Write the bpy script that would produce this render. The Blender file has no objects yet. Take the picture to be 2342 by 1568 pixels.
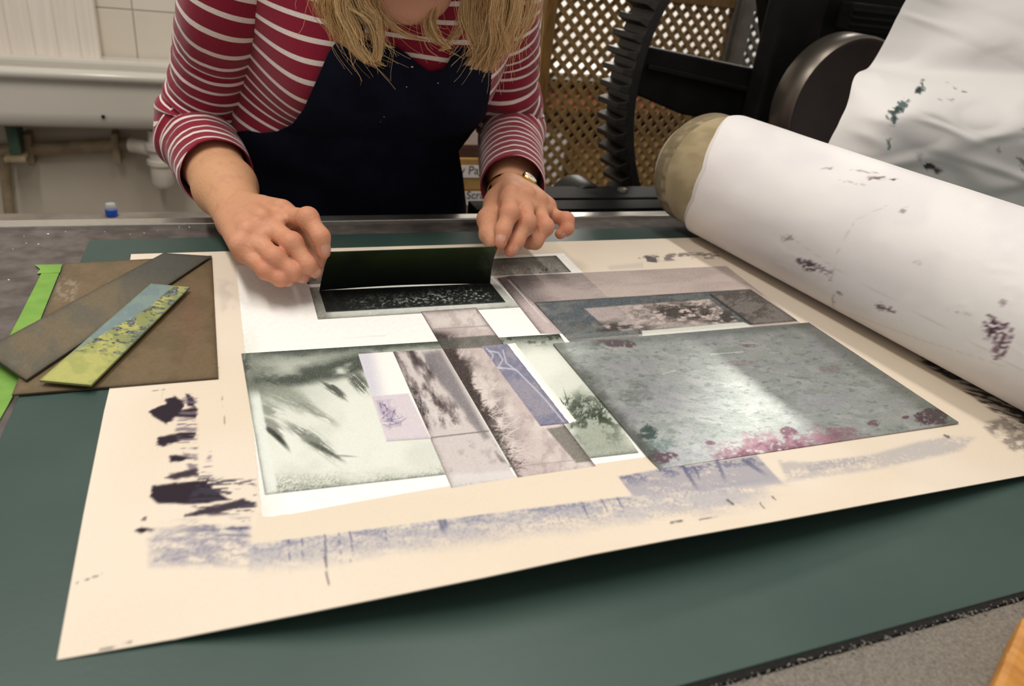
import bpy, bmesh, math, random
import numpy as np
from mathutils import Vector, Matrix

# ------------------------------------------------------------------ camera
S = bpy.context.scene
COL = S.collection
FPX, CX, CY, CAMH = 1727.0, 1171.0, 784.0, 0.28
def _n(v): return v/np.linalg.norm(v)
_X = _n(np.array([4488., -360., FPX]))
_Y = np.array([-744., -993., FPX]); _Y = _n(_Y-_X*(_X@_Y))
_Z = np.cross(_X, _Y)
RM = np.stack([_X, _Y, _Z], 1)          # camera(x right, y down, z forward) = RM @ world
CAM0 = np.array([0., 0., CAMH])
cd = bpy.data.cameras.new('camera'); cam = bpy.data.objects.new('camera', cd); COL.objects.link(cam)
cd.sensor_width = 36.0; cd.sensor_fit = 'HORIZONTAL'; cd.lens = 36.0*FPX/2342.0
cd.clip_start = 0.02; cd.clip_end = 50
_r, _u, _b = RM.T@np.array([1., 0, 0]), RM.T@np.array([0, -1., 0]), RM.T@np.array([0, 0, -1.])
cam.matrix_world = Matrix(((_r[0], _u[0], _b[0], 0), (_r[1], _u[1], _b[1], 0), (_r[2], _u[2], _b[2], CAMH), (0, 0, 0, 1)))
cd.dof.use_dof = True; cd.dof.focus_distance = 0.62; cd.dof.aperture_fstop = 8.0
S.camera = cam

# ------------------------------------------------------------------ light, world, exposure
S.view_settings.view_transform = 'Standard'; S.view_settings.look = 'None'
S.view_settings.gamma = 1.0; S.view_settings.exposure = 0.12; S.view_settings.use_curve_mapping = False
W = bpy.data.worlds.new('room_air'); S.world = W; W.use_nodes = True
W.node_tree.nodes['Background'].inputs[0].default_value = (1.0, 0.95, 0.88, 1)
W.node_tree.nodes['Background'].inputs[1].default_value = 0.42
def area(name, loc, size, target, power, col):
    l = bpy.data.lights.new(name, 'AREA'); l.shape = 'RECTANGLE'; l.size, l.size_y = size
    l.energy = power; l.color = col
    o = bpy.data.objects.new(name, l); COL.objects.link(o); o.location = loc
    d = Vector(target)-Vector(loc); o.rotation_euler = d.to_track_quat('-Z', 'Y').to_euler()
    return o
WARM = (1.0, 0.94, 0.86)
# ceiling strip lights: one along the press bed, one beyond the press on the right, one left of the bed, one added to brighten the alcove wall
LIGHTS = [((0.45, 0.80, 1.30), (0.05, 1.40), 9.0), ((-0.36, 0.60, 1.30), (0.10, 1.2), 13.5), ((2.08, 2.25, 1.42), (0.13, 0.5), 13.0), ((1.45, 2.55, 0.95), (0.30, 0.5), 16.0)]

# ------------------------------------------------------------------ helpers
def ray(px, py): return RM.T@_n(np.array([px-CX, py-CY, FPX]))
def P(px, py, **k):
    """the point of the place that is seen at a pixel, on the plane x=, y= or z="""
    d = ray(px, py)
    for a, i in (('x', 0), ('y', 1), ('z', 2)):
        if a in k: return CAM0+d*((k[a]-CAM0[i])/d[i])
def PR(px, py, t): return CAM0+ray(px, py)*t
def proj(p):
    p = np.asarray(p, float); c = (p-CAM0)@RM.T
    return CX+FPX*c[..., 0]/c[..., 2], CY+FPX*c[..., 1]/c[..., 2]
def lin(c):
    c = np.asarray(c, float)/255.0
    return np.where(c <= 0.04045, c/12.92, ((c+0.055)/1.055)**2.4)
def L4(c, g=1.0): return tuple(float(v)*g for v in lin(c))+(1.0,)

def _hash(ix, iy, seed):
    h = (ix.astype(np.int64)*374761393+iy.astype(np.int64)*668265263+seed*974711) & 0xffffffff
    h = ((h ^ (h >> 13))*1274126177) & 0xffffffff
    return ((h ^ (h >> 16)) & 0xffff)/65535.0
def vnoise(x, y, seed=0):
    x = np.asarray(x, float); y = np.asarray(y, float)
    ix, iy = np.floor(x), np.floor(y); fx, fy = x-ix, y-iy
    fx = fx*fx*(3-2*fx); fy = fy*fy*(3-2*fy)
    a, b = _hash(ix, iy, seed), _hash(ix+1, iy, seed)
    c, d = _hash(ix, iy+1, seed), _hash(ix+1, iy+1, seed)
    return (a*(1-fx)+b*fx)*(1-fy)+(c*(1-fx)+d*fx)*fy
def fbm(x, y, o=4, seed=0):
    s, a, t = 0., 0.5, 0.
    if o >= 4: o += 2
    for i in range(o):
        s = s+a*vnoise(x*2**i, y*2**i, seed+i*17); t += a; a *= 0.55
    return s/t
def sm(a, b, x):
    t = np.clip((x-a)/(b-a), 0, 1); return t*t*(3-2*t)
def mix(c, d, m):
    d = np.asarray(d, float); m = np.asarray(m)[..., None]
    return c*(1-m)+d*m
def poly_sd(x, y, pts):
    """signed distance to a polygon, positive inside"""
    pts = np.asarray(pts, float); dist = np.full(x.shape, 1e9); ins = np.zeros(x.shape, bool)
    for i in range(len(pts)):
        ax, ay = pts[i]; bx, by = pts[(i+1) % len(pts)]
        dx, dy = bx-ax, by-ay; t = np.clip(((x-ax)*dx+(y-ay)*dy)/(dx*dx+dy*dy+1e-12), 0, 1)
        dist = np.minimum(dist, np.hypot(x-ax-t*dx, y-ay-t*dy))
        c = ((ay > y) != (by > y)) & (x < (bx-ax)*(y-ay)/(by-ay+1e-12)+ax); ins ^= c
    return np.where(ins, dist, -dist)
def line_d(x, y, pts):
    """distance to a polyline and position along it 0..1"""
    pts = np.asarray(pts, float); best = np.full(x.shape, 1e9); al = np.zeros(x.shape); n = len(pts)-1
    for i in range(n):
        ax, ay = pts[i]; bx, by = pts[i+1]; dx, dy = bx-ax, by-ay
        t = np.clip(((x-ax)*dx+(y-ay)*dy)/(dx*dx+dy*dy+1e-12), 0, 1)
        d = np.hypot(x-ax-t*dx, y-ay-t*dy); m = d < best
        best = np.where(m, d, best); al = np.where(m, (i+t)/n, al)
    return best, al

def tag(o, label=None, cat=None, group=None, kind=None):
    for k, v in (('label', label), ('category', cat), ('group', group), ('kind', kind)):
        if v: o[k] = v
    return o
def empty(name, loc=(0, 0, 0), rz=0.0):
    o = bpy.data.objects.new(name, None); COL.objects.link(o); o.location = loc; o.rotation_euler = (0, 0, rz)
    o.empty_display_size = 0.05
    return o
def link(name, me, mat=None, parent=None, smooth=False):
    o = bpy.data.objects.new(name, me); COL.objects.link(o)
    if mat is not None and not me.materials: me.materials.append(mat)
    if smooth: me.polygons.foreach_set('use_smooth', [True]*len(me.polygons))
    if parent is not None:
        o.parent = parent
        pl = parent
        off = Vector((0, 0, 0))
        M = Matrix.Identity(4); ch = []
        while pl is not None: ch.append(pl.matrix_basis.copy()); pl = pl.parent
        for m in reversed(ch): M = M@m
        o.matrix_parent_inverse = M.inverted()
    return o
def raw_mesh(name, V, F):
    """mesh from numpy arrays of vertices and quads / tris (uniform face size)"""
    V = np.ascontiguousarray(V, np.float32); F = np.ascontiguousarray(F, np.int32)
    me = bpy.data.meshes.new(name); n, k = F.shape
    me.vertices.add(len(V)); me.vertices.foreach_set('co', V.ravel())
    me.loops.add(n*k); me.loops.foreach_set('vertex_index', F.ravel())
    me.polygons.add(n); me.polygons.foreach_set('loop_start', np.arange(0, n*k, k, dtype=np.int32))
    me.polygons.foreach_set('loop_total', np.full(n, k, np.int32))
    me.update(calc_edges=True); me.validate()
    return me
def add_col(me, C, name='Col'):
    a = me.color_attributes.new(name, 'FLOAT_COLOR', 'POINT')
    c = np.ones((len(me.vertices), 4), np.float32); c[:, :3] = np.asarray(C).reshape(-1, 3)[:len(c)]
    a.data.foreach_set('color', c.ravel())
def add_float(me, vals, name):
    a = me.attributes.new(name, 'FLOAT', 'POINT'); a.data.foreach_set('value', np.ascontiguousarray(vals, np.float32).ravel())
def grid_faces(ny, nx, wrap=False):
    j, i = np.meshgrid(np.arange(ny-1), np.arange(nx if wrap else nx-1), indexing='ij')
    i2 = (i+1) % nx
    return np.stack([j*nx+i, j*nx+i2, (j+1)*nx+i2, (j+1)*nx+i], -1).reshape(-1, 4)
def grid_obj(name, G, C=None, mat=None, parent=None, thick=0.0, tdir=(0, 0, -1), smooth=True, wrap=False, under=12):
    """a sheet: a grid of points (rows, columns, 3) with a colour at each, plus its cut edge (thick)"""
    ny, nx, _ = G.shape
    V = G.reshape(-1, 3); F = grid_faces(ny, nx, wrap); n0 = len(V)
    if thick and not wrap:
        b = np.concatenate([np.arange(nx), np.arange(1, ny)*nx+nx-1, (ny-1)*nx+np.arange(nx-2, -1, -1), np.arange(ny-2, 0, -1)*nx])
        top = V[b]; bot = top+np.asarray(tdir)*thick; m = len(b)
        V = np.concatenate([V, top, bot])
        a = np.arange(m); a2 = (a+1) % m
        F = np.concatenate([F, np.stack([n0+a, n0+m+a, n0+m+a2, n0+a2], -1)])
        # underside: a coarse sheet following the boundary of the rows
        k0 = len(V); rows = np.linspace(0, ny-1, min(ny, under)).astype(int); cols = np.linspace(0, nx-1, min(nx, under)).astype(int)
        U = (G[np.ix_(rows, cols)]+np.asarray(tdir)*thick).reshape(-1, 3)
        V = np.concatenate([V, U]); F = np.concatenate([F, grid_faces(len(rows), len(cols))[:, ::-1]+k0])
        if C is not None:
            Cf = C.reshape(-1, 3); C = np.concatenate([Cf, Cf[b]*0.85, Cf[b]*0.85, C[np.ix_(rows, cols)].reshape(-1, 3)*.9])
    me = raw_mesh(name, V, F)
    if C is not None: add_col(me, C)
    if smooth: me.polygons.foreach_set('use_smooth', np.ones(len(F), bool))
    return link(name, me, mat, parent)

class MB:
    """collects boxes, bars, tubes and lathes into one mesh"""
    def __init__(s): s.V = []; s.F = []; s.S = []
    def add(s, vs, fs, smooth=False):
        k = len(s.V); s.V += [tuple(map(float, v)) for v in vs]
        for f in fs: s.F.append(tuple(k+i for i in f)); s.S.append(smooth)
        return s
    def box(s, lo, hi):
        x0, y0, z0 = lo; x1, y1, z1 = hi
        return s.add([(x0, y0, z0), (x1, y0, z0), (x1, y1, z0), (x0, y1, z0), (x0, y0, z1), (x1, y0, z1), (x1, y1, z1), (x0, y1, z1)],
                     [(0, 3, 2, 1), (4, 5, 6, 7), (0, 1, 5, 4), (1, 2, 6, 5), (2, 3, 7, 6), (3, 0, 4, 7)])
    def prism(s, pts, d, smooth=False):
        """polygon of 3D points extruded by vector d"""
        n = len(pts); a = [np.asarray(p, float) for p in pts]; b = [p+np.asarray(d, float) for p in a]
        return s.add(a+b, [tuple(range(n))[::-1], tuple(range(n, 2*n))]+[(i, (i+1) % n, n+(i+1) % n, n+i) for i in range(n)], smooth)
    def bar(s, a, b, w, t, up=(0, 0, 1)):
        a = np.asarray(a, float); b = np.asarray(b, float); d = _n(b-a); u = np.asarray(up, float)
        sx = np.cross(d, u); sx = _n(sx)*w/2; uu = _n(np.cross(sx, d))*t/2
        q = [a-sx-uu, a+sx-uu, a+sx+uu, a-sx+uu]; return s.prism(q, b-a)
    def tube(s, pts, r, n=12, cap=True):
        pts = [np.asarray(p, float) for p in pts]; m = len(pts); rr = r if hasattr(r, '__len__') else [r]*m
        V = []; prev = None
        for i, p in enumerate(pts):
            t = _n(pts[min(i+1, m-1)]-pts[max(i-1, 0)])
            u = prev if prev is not None else (np.array([0, 0, 1.]) if abs(t[2]) < .9 else np.array([1., 0, 0]))
            u = _n(u-t*(u@t)); prev = u; v = np.cross(t, u)
            for k in range(n):
                a = 2*math.pi*k/n; V.append(p+rr[i]*(math.cos(a)*u+math.sin(a)*v))
        F = [(i*n+k, i*n+(k+1) % n, (i+1)*n+(k+1) % n, (i+1)*n+k) for i in range(m-1) for k in range(n)]
        if cap: F += [tuple(range(n))[::-1], tuple((m-1)*n+k for k in range(n))]
        return s.add(V, F, True)
    def lathe(s, prof, o, ax=(0, 0, 1), n=32, a0=0, a1=2*math.pi):
        """(radius, height) profile turned about an axis through o"""
        o = np.asarray(o, float); ax = _n(np.asarray(ax, float))
        u = _n(np.cross(ax, [1., 0, 0] if abs(ax[0]) < .9 else [0, 1., 0])); v = np.cross(ax, u)
        full = abs(a1-a0-2*math.pi) < 1e-6; m = n if full else n+1; V = []
        for r, h in prof:
            for k in range(m):
                a = a0+(a1-a0)*k/n; V.append(o+ax*h+r*(math.cos(a)*u+math.sin(a)*v))
        F = [(i*m+k, i*m+(k+1) % m, (i+1)*m+(k+1) % m, (i+1)*m+k) for i in range(len(prof)-1) for k in range(n)]
        return s.add(V, F, True)
    def build(s, name, mat, parent=None, bevel=0.0, auto=True):
        me = bpy.data.meshes.new(name); me.from_pydata(s.V, [], s.F); me.update()
        me.polygons.foreach_set('use_smooth', s.S)
        bm = bmesh.new(); bm.from_mesh(me); bmesh.ops.recalc_face_normals(bm, faces=bm.faces)
        if bevel:
            bmesh.ops.bevel(bm, geom=list(bm.edges), offset=bevel, segments=2, affect='EDGES', profile=.6)
        if auto:
            for e in bm.edges:
                if len(e.link_faces) == 2 and e.calc_face_angle(0) > .7: e.smooth = False
        bm.to_mesh(me); bm.free()
        return link(name, me, mat, parent)

# ------------------------------------------------------------------ materials
def new_mat(name):
    m = bpy.data.materials.new(name); m.use_nodes = True
    return m, m.node_tree, m.node_tree.nodes['Principled BSDF']
def nd(t, kind, **ins):
    x = t.nodes.new(kind)
    for k, v in ins.items(): x.inputs[k.replace('_', ' ')].default_value = v
    return x
def bump(t, b, scale, strength, dist=0.001, detail=4, coord='Object', stretch=None):
    tc = t.nodes.new('ShaderNodeTexCoord'); n = nd(t, 'ShaderNodeTexNoise', Scale=scale, Detail=detail)
    src = tc.outputs[coord]
    if stretch:
        mp = t.nodes.new('ShaderNodeMapping'); mp.inputs['Scale'].default_value = stretch; t.links.new(src, mp.inputs[0]); src = mp.outputs[0]
    t.links.new(src, n.inputs['Vector'])
    bp = nd(t, 'ShaderNodeBump', Strength=strength, Distance=dist); t.links.new(n.outputs['Fac'], bp.inputs['Height'])
    t.links.new(bp.outputs[0], b.inputs['Normal']); return n
def mat_noise(name, c1, c2, scale=8, rough=.6, metal=0., bstr=0., bscale=200, detail=5, stretch=None, lo=.35, hi=.65, spec=.5, bdist=.001):
    m, t, b = new_mat(name); tc = t.nodes.new('ShaderNodeTexCoord')
    n = nd(t, 'ShaderNodeTexNoise', Scale=scale, Detail=detail); src = tc.outputs['Object']
    if stretch:
        mp = t.nodes.new('ShaderNodeMapping'); mp.inputs['Scale'].default_value = stretch; t.links.new(src, mp.inputs[0]); src = mp.outputs[0]
    t.links.new(src, n.inputs['Vector'])
    r = t.nodes.new('ShaderNodeValToRGB'); r.color_ramp.elements[0].position = lo; r.color_ramp.elements[1].position = hi
    r.color_ramp.elements[0].color = L4(c1); r.color_ramp.elements[1].color = L4(c2)
    t.links.new(n.outputs['Fac'], r.inputs[0]); t.links.new(r.outputs[0], b.inputs['Base Color'])
    b.inputs['Roughness'].default_value = rough; b.inputs['Metallic'].default_value = metal
    b.inputs['Specular IOR Level'].default_value = spec
    if bstr: bump(t, b, bscale, bstr, bdist)
    return m
def mat_col(name, rough=.7, metal=0., grain=.06, gscale=900, bstr=.15, bscale=700, spec=.3, transl=0., sheen=0., bdist=.0005):
    """colour attribute times a fine grain"""
    m, t, b = new_mat(name); tc = t.nodes.new('ShaderNodeTexCoord')
    a = t.nodes.new('ShaderNodeVertexColor'); a.layer_name = 'Col'
    n = nd(t, 'ShaderNodeTexNoise', Scale=gscale, Detail=3); t.links.new(tc.outputs['Object'], n.inputs['Vector'])
    mr = nd(t, 'ShaderNodeMapRange', From_Min=.3, From_Max=.7, To_Min=1-grain, To_Max=1+grain); t.links.new(n.outputs['Fac'], mr.inputs[0])
    mx = t.nodes.new('ShaderNodeVectorMath'); mx.operation = 'SCALE'
    t.links.new(a.outputs['Color'], mx.inputs[0]); t.links.new(mr.outputs[0], mx.inputs['Scale'])
    t.links.new(mx.outputs[0], b.inputs['Base Color'])
    b.inputs['Roughness'].default_value = rough; b.inputs['Metallic'].default_value = metal
    b.inputs['Specular IOR Level'].default_value = spec
    if sheen: b.inputs['Sheen Weight'].default_value = sheen
    if bstr: bump(t, b, bscale, bstr, bdist)
    if transl:
        tr = t.nodes.new('ShaderNodeBsdfTranslucent'); t.links.new(mx.outputs[0], tr.inputs[0])
        ms = t.nodes.new('ShaderNodeMixShader'); ms.inputs[0].default_value = transl
        out = t.nodes['Material Output']; t.links.new(b.outputs[0], ms.inputs[1]); t.links.new(tr.outputs[0], ms.inputs[2]); t.links.new(ms.outputs[0], out.inputs[0])
    return m
M = {}
M['paper'] = mat_col('printed_rag_paper', rough=.85, grain=.03, bstr=.12)
M['blot'] = mat_col('stained_blotter_paper', rough=.9, grain=.025, bstr=.08, bscale=400)
M['zinc'] = mat_col('inked_zinc_sheet', rough=.36, metal=.68, grain=.10, gscale=500, bstr=.10, bscale=500, spec=.5, bdist=.0003)
M['tissue'] = mat_col('white_tissue_paper', rough=.55, grain=.02, bstr=.10, bscale=60, spec=.35, bdist=.002)
M['plate'] = mat_col('painted_card_plate', rough=.42, grain=.06, bstr=.1, spec=.45)
M['felt'] = mat_col('wool_press_felt', rough=.95, grain=.16, gscale=1400, bstr=.6, bscale=1500, spec=.1, sheen=.3)
M['mat'] = mat_noise('teal_rubber_mat', (48, 68, 64), (60, 80, 74), 5, .44, bstr=.08, bscale=350, spec=.4)
M['matedge'] = mat_noise('black_fibre_edge', (8, 8, 8), (24, 22, 20), 400, .95, bstr=.8, bscale=900)
M['lint'] = mat_noise('grey_lint', (120, 118, 112), (165, 160, 150), 300, .95)
M['bed'] = mat_noise('grey_press_bed', (74, 67, 64), (98, 91, 87), 60, .62, bstr=.25, bscale=500, spec=.4)
M['alu'] = mat_noise('brushed_aluminium', (196, 194, 188), (226, 224, 218), 50, .28, .9, stretch=(3, 60, 60))
M['iron'] = mat_noise('black_cast_iron', (9, 9, 10), (18, 17, 17), 30, .65, .0, bstr=.25, bscale=220, spec=.15)
M['irongrease'] = mat_noise('greasy_gear_iron', (12, 11, 11), (26, 22, 21), 60, .45, .15, bstr=.3, bscale=300)
M['steel'] = mat_noise('worn_roller_steel', (96, 89, 82), (116, 108, 100), 12, .36, .8)
M['steeldark'] = mat_noise('brown_oiled_steel', (50, 38, 35), (62, 48, 44), 20, .5, .2)
M['tape'] = mat_noise('lime_masking_tape', (104, 148, 56), (116, 160, 66), 60, .6, bstr=.2, bscale=600)
M['lattice'] = mat_noise('brown_trellis_wood', (128, 100, 60), (156, 124, 78), 40, .6, bstr=.2, bscale=300)
M['lattice_grey'] = mat_noise('grey_trellis_plastic', (92, 88, 80), (112, 106, 98), 30, .5)
M['lattframe'] = mat_noise('stained_post_wood', (104, 74, 32), (134, 98, 48), 20, .55, stretch=(14, 14, 1.2))
M['wall'] = mat_noise('cream_wall_paint', (186, 175, 158), (200, 190, 173), 3, .75, bstr=.05, bscale=60)
M['whitewall'] = mat_noise('white_wall_paint', (232, 229, 222), (244, 242, 236), 3, .8)
M['tile'] = mat_noise('cream_glazed_tile', (210, 202, 187), (219, 211, 197), 4, .25)
M['grout'] = mat_noise('grey_grout', (176, 166, 150), (188, 178, 162), 80, .9)
M['board'] = mat_noise('white_painted_board', (222, 212, 200), (232, 223, 212), 6, .5, stretch=(20, 20, 1))
M['ceramic'] = mat_noise('white_sink_ceramic', (206, 201, 190), (218, 213, 203), 3, .18)
M['plastic'] = mat_noise('white_pipe_plastic', (190, 182, 168), (208, 200, 188), 12, .4)
M['copper'] = mat_noise('dull_painted_pipe', (128, 112, 88), (158, 140, 112), 30, .5)
M['blue'] = mat_noise('blue_plastic', (16, 62, 160), (24, 76, 180), 20, .35)
M['card'] = mat_noise('brown_cardboard', (160, 126, 70), (178, 142, 84), 40, .8)
M['label'] = mat_noise('white_paper_label', (220, 218, 214), (232, 230, 226), 30, .8)
M['ink'] = mat_noise('grey_printed_ink', (70, 66, 64), (84, 80, 78), 30, .8)
M['greyfelt'] = mat_noise('grey_wool_felt', (104, 99, 92), (140, 134, 125), 700, .95, bstr=.6, bscale=1400, lo=.30, hi=.70, spec=.1)
M['floor'] = mat_noise('grey_concrete_floor', (90, 84, 76), (120, 112, 102), 14, .8, bstr=.2, bscale=100)
M['orange'] = mat_noise('varnished_orange_wood', (170, 112, 40), (196, 136, 58), 14, .45, stretch=(20, 4, 1.5))
M['darkwood'] = mat_noise('dark_shelf_wood', (58, 36, 24), (84, 54, 36), 20, .6, stretch=(2, 20, 20))
M['terracotta'] = mat_noise('terracotta_shelf', (168, 98, 60), (190, 116, 76), 30, .7)
M['enamel'] = mat_noise('white_lamp_enamel', (226, 226, 222), (236, 236, 232), 10, .4)
def emit(name, col, s):
    m, t, b = new_mat(name); b.inputs['Base Color'].default_value = (.8, .8, .8, 1)
    b.inputs['Emission Color'].default_value = (*col, 1); b.inputs['Emission Strength'].default_value = s
    return m
def clear(name, col, rough=.1, alpha=.35):
    m, t, b = new_mat(name); b.inputs['Base Color'].default_value = L4(col); b.inputs['Roughness'].default_value = rough
    b.inputs['Alpha'].default_value = alpha; return m
# ------------------------------------------------------------------ the setting
def struct(o): o['kind'] = 'structure'; return o
FLOOR = -0.88
struct(MB().box((-3, -1.5, FLOOR-.05), (4.5, 3.7, FLOOR)).build('floor', M['floor']))
WY = 2.16                                       # wall behind the sink
o = MB().box((-3, WY, FLOOR), (.62, WY+.08, 2.2)).build('wall_back', M['wall']); struct(o)
WALLB = o
o = MB().box((.62, 2.95, FLOOR), (4.4, 3.03, 2.2)).build('wall_alcove', M['whitewall']); struct(o)
WALLA = o
struct(MB().box((.54, WY+.08, FLOOR), (.62, 2.95, 2.2)).build('wall_return', M['whitewall']))
# glazed tiles above the sink: each tile a piece of the wall
ty0, tz0, tw, th = WY, -.30, .20, .235
tref = P(304, 30, y=WY); tzr = P(304, 22, y=WY)[2]
tme = MB().box((-tw/2+.0010, -.004, -th/2+.0010), (tw/2-.0010, 0, th/2-.0010)).build('tile', M['tile'], None, bevel=.0015)
tmesh = tme.data; bpy.data.objects.remove(tme)
struct(MB().box((tref[0]-.15, WY-.003, tzr-th), (tref[0]+3*tw, WY, tzr+3*th)).build('trim_1', M['grout']))
for i in range(0, 3):
    for j in range(-1, 2):
        t = bpy.data.objects.new('tile', tmesh); COL.objects.link(t); t.parent = WALLB
        t.location = (tref[0]+(i-.5)*tw+.0*tw+tw*0, WY-.003, tzr+(j+.5)*th)
# painted board cladding left of the tiles
cl = empty('door_1'); struct(cl)
xr = P(222, 80, y=WY-.06)[0]
px_lines = [222, 180, 128, 74, 18, -40, -96, -152, -208]
for a, b in zip(px_lines[1:], px_lines[:-1]):
    x0, x1 = P(a, 80, y=WY-.06)[0], P(b, 80, y=WY-.06)[0]
    MB().box((x0+.0006, WY-.058, P(100, 158, y=WY-.06)[2]), (x1-.0006, WY-.05, 1.4)).build('board', M['board'], cl, bevel=.004)
MB().box((P(-208, 80, y=WY-.06)[0], WY-.055, P(100, 158, y=WY-.06)[2]+.002), (xr, WY-.01, 1.4)).build('backing', M['board'], cl)

# ------------------------------------------------------------------ sink and plumbing
SY = 2.0
rl = P(200, 160, y=SY)[2]; rb = P(200, 300, y=SY)[2]; rim2 = P(200, 182, y=SY)[2]
sink = tag(empty('sink', (-.3, SY, rb)), 'long white glazed ceramic sink with a rolled rim on the back wall', 'sink')
sx0, sx1 = -1.35, .32
prof = []                                     # cross-section in (y, z), swept along x with rounded corners
for k in range(9):
    a = math.pi*k/8; prof.append((SY-.004-.014*math.sin(a)*1.2, rl-.013+.013*math.cos(a)))
m = MB()
def rrect(x0, x1, y0, y1, r, n=6):
    pts = []
    for cx, cy, a0 in ((x1-r, y1-r, 0), (x0+r, y1-r, 90), (x0+r, y0+r, 180), (x1-r, y0+r, 270)):
        for k in range(n+1):
            a = math.radians(a0+90*k/n); pts.append((cx+r*math.cos(a), cy+r*math.sin(a)))
    return pts
def ringstack(levels, n):
    V = []; F = []
    for pts, z in levels: V += [(x, y, z) for x, y in pts]
    for i in range(len(levels)-1):
        for k in range(n): F.append((i*n+k, i*n+(k+1) % n, (i+1)*n+(k+1) % n, (i+1)*n+k))
    return V, F
lv = []
def R(off, z, r=.05): lv.append((rrect(sx0-off, sx1+off, SY-off, WY-.012, max(min(r+off, .06), .01)), z))
R(-.03, rb, .03); R(-.008, rb+.012); R(-.003, rb+.04); R(0, rim2-.004)
V, F = ringstack(lv, 28); F.append(tuple(range(28))[::-1]); m.add(V, F, True)
body = m.build('basin', M['ceramic'], sink, auto=False)
lv = []; R(0, rim2-.006); R(.014, rim2-.002); R(.021, (rim2+rl)/2); R(.016, rl-.003); R(.004, rl); R(-.03, rl-.002); R(-.036, rl-.012); R(-.038, rl-.05); R(-.042, rb+.05); R(-.05, rb+.03)
V, F = ringstack(lv, 28); F.append(tuple(9*28+k for k in range(28))); MB().add(V, F, True).build('rim', M['ceramic'], sink, auto=False)
MB().box((sx0+.05, SY+.075, rl-.05), (sx1-.05, WY-.013, rl+.010)).build('back_ledge', M['ceramic'], sink, bevel=.008)
# chip mark on the glaze
c = P(236, 267, y=SY-.001); MB().lathe([(.0005, 0), (.004, 0), (.0045, .0012), (.0005, .0015)], c+np.array([0, .001, 0]), (0, -1, 0), 10).build('chip', M['iron'], sink)
uy = WY-.03
def pp(x, y, yy=None): return P(x, y, y=uy if yy is None else yy)
wp = tag(empty('waste_pipe', pp(0, 335)), 'dull beige waste pipe running under the sink to the corner', 'pipe')
MB().tube([pp(-260, 350), pp(0, 345), pp(120, 338), pp(300, 330)], .017, 14).build('pipe', M['copper'], wp)
MB().tube([pp(8, 345), pp(14, 420), pp(24, 505), pp(30, 560)], .012, 12).build('drop_pipe', M['copper'], wp)
for x, y in ((70, 350), (268, 348)):
    a = pp(x, y); MB().box(a-np.array([.008, .02, .026]), a+np.array([.008, .03, .05])).build('clip', M['copper'], wp, bevel=.003)
tp = tag(empty('bottle_trap', pp(376, 430)), 'white plastic bottle trap hanging under the sink outlet', 'pipe')
tyy = SY+.06
q = P(376, 300, y=tyy); b0 = P(376, 428, y=tyy)
hh = q[2]-b0[2]
MB().lathe([(.001, 0), (.022, .003), (.028, .014), (.028, hh*.42), (.034, hh*.43), (.034, hh*.5), (.027, hh*.52), (.027, hh*.68)], b0, n=24).build('cup', M['plastic'], tp)
MB().lathe([(.033, hh*.68), (.036, hh*.7), (.036, hh*.80), (.026, hh*.82), (.024, hh*1.02)], b0, n=24).build('nut', M['plastic'], tp)
MB().tube([b0+np.array([0, 0, hh*.66]), b0+np.array([-.05, 0.02, hh*.70]), b0+np.array([-.066, .03, hh*.70])], .019, 14).build('outlet', M['plastic'], tp)
# tap tail, green bracket at the far left
br = tag(empty('sink_bracket', pp(35, 345, SY+.1)), 'dark green iron bracket under the left of the sink', 'bracket')
a = P(35, 303, y=SY+.1); b = P(35, 345, y=SY+.1)
MB().box((a[0]-.012, SY+.06, b[2]), (a[0]+.012, SY+.13, rb-.001)).build('stem', mat_noise('green_iron', (38, 60, 46), (58, 80, 62), 30, .6), br, bevel=.003)
MB().box((a[0]-.022, SY+.04, b[2]-.012), (a[0]+.022, SY+.14, b[2])).build('plate', M['copper'], br, bevel=.003)
# low white panel under the sink, and the ledge it stands on
# small table behind the bed with the bottle on it
BYY = 1.25
lz = P(255, 494, y=BYY)[2]
lg = tag(empty('side_bench', (-.3, BYY, FLOOR)), 'pale low bench standing behind the press bed', 'bench')
MB().box((-.95, BYY-.3, lz-.03), (.0, BYY+.02, lz)).build('top', M['floor'], lg, bevel=.003)
for x in (-.9, -.04):
    for y in (BYY-.27, BYY-.01): MB().box((x-.02, y-.02, FLOOR), (x+.02, y+.02, lz-.03)).build('leg', M['wall'], lg)
bt = tag(empty('bottle', P(255, 494, y=BYY)), 'small clear bottle cap with a blue band standing on the bench', 'bottle')
bb = P(256, 493, y=BYY); u = (P(270, 493, y=BYY)-P(242, 493, y=BYY))[0]/2
MB().lathe([(.0005, 0), (u, 0), (u*1.04, u*.1), (u*1.04, u*1.25), (u*.9, u*1.3)], bb, n=24).build('band', M['blue'], bt)
MB().lathe([(u*.9, u*1.25), (u*.9, u*1.9), (u*.8, u*2.3), (u*.5, u*2.4), (.0005, u*2.4)], bb, n=24).build('cap', clear('clear_plastic', (200, 205, 205), .15, .5), bt)

# ------------------------------------------------------------------ press bed and mat
ZM, ZB, ZBL, ZP = -.0016, -.0064, -.0009, 0.0
bed = tag(empty('press_bed', (.3, .4, ZB)), 'flat grey steel bed of the etching press under the mat', 'press bed')
YB = P(0, 521, z=ZB)[1]
MB().box((-1.0, -.12, ZB-.03), (1.7, YB, ZB)).build('bed_plate', M['bed'], bed, bevel=.002)
e0 = P(0, 517, z=-.002)[1]; e1 = P(0, 503, z=-.002)[1]
MB().box((-1.0, e0, ZB-.03), (1.7, e1, -.002)).build('edge_bar', M['alu'], bed, bevel=.0012)
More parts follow.
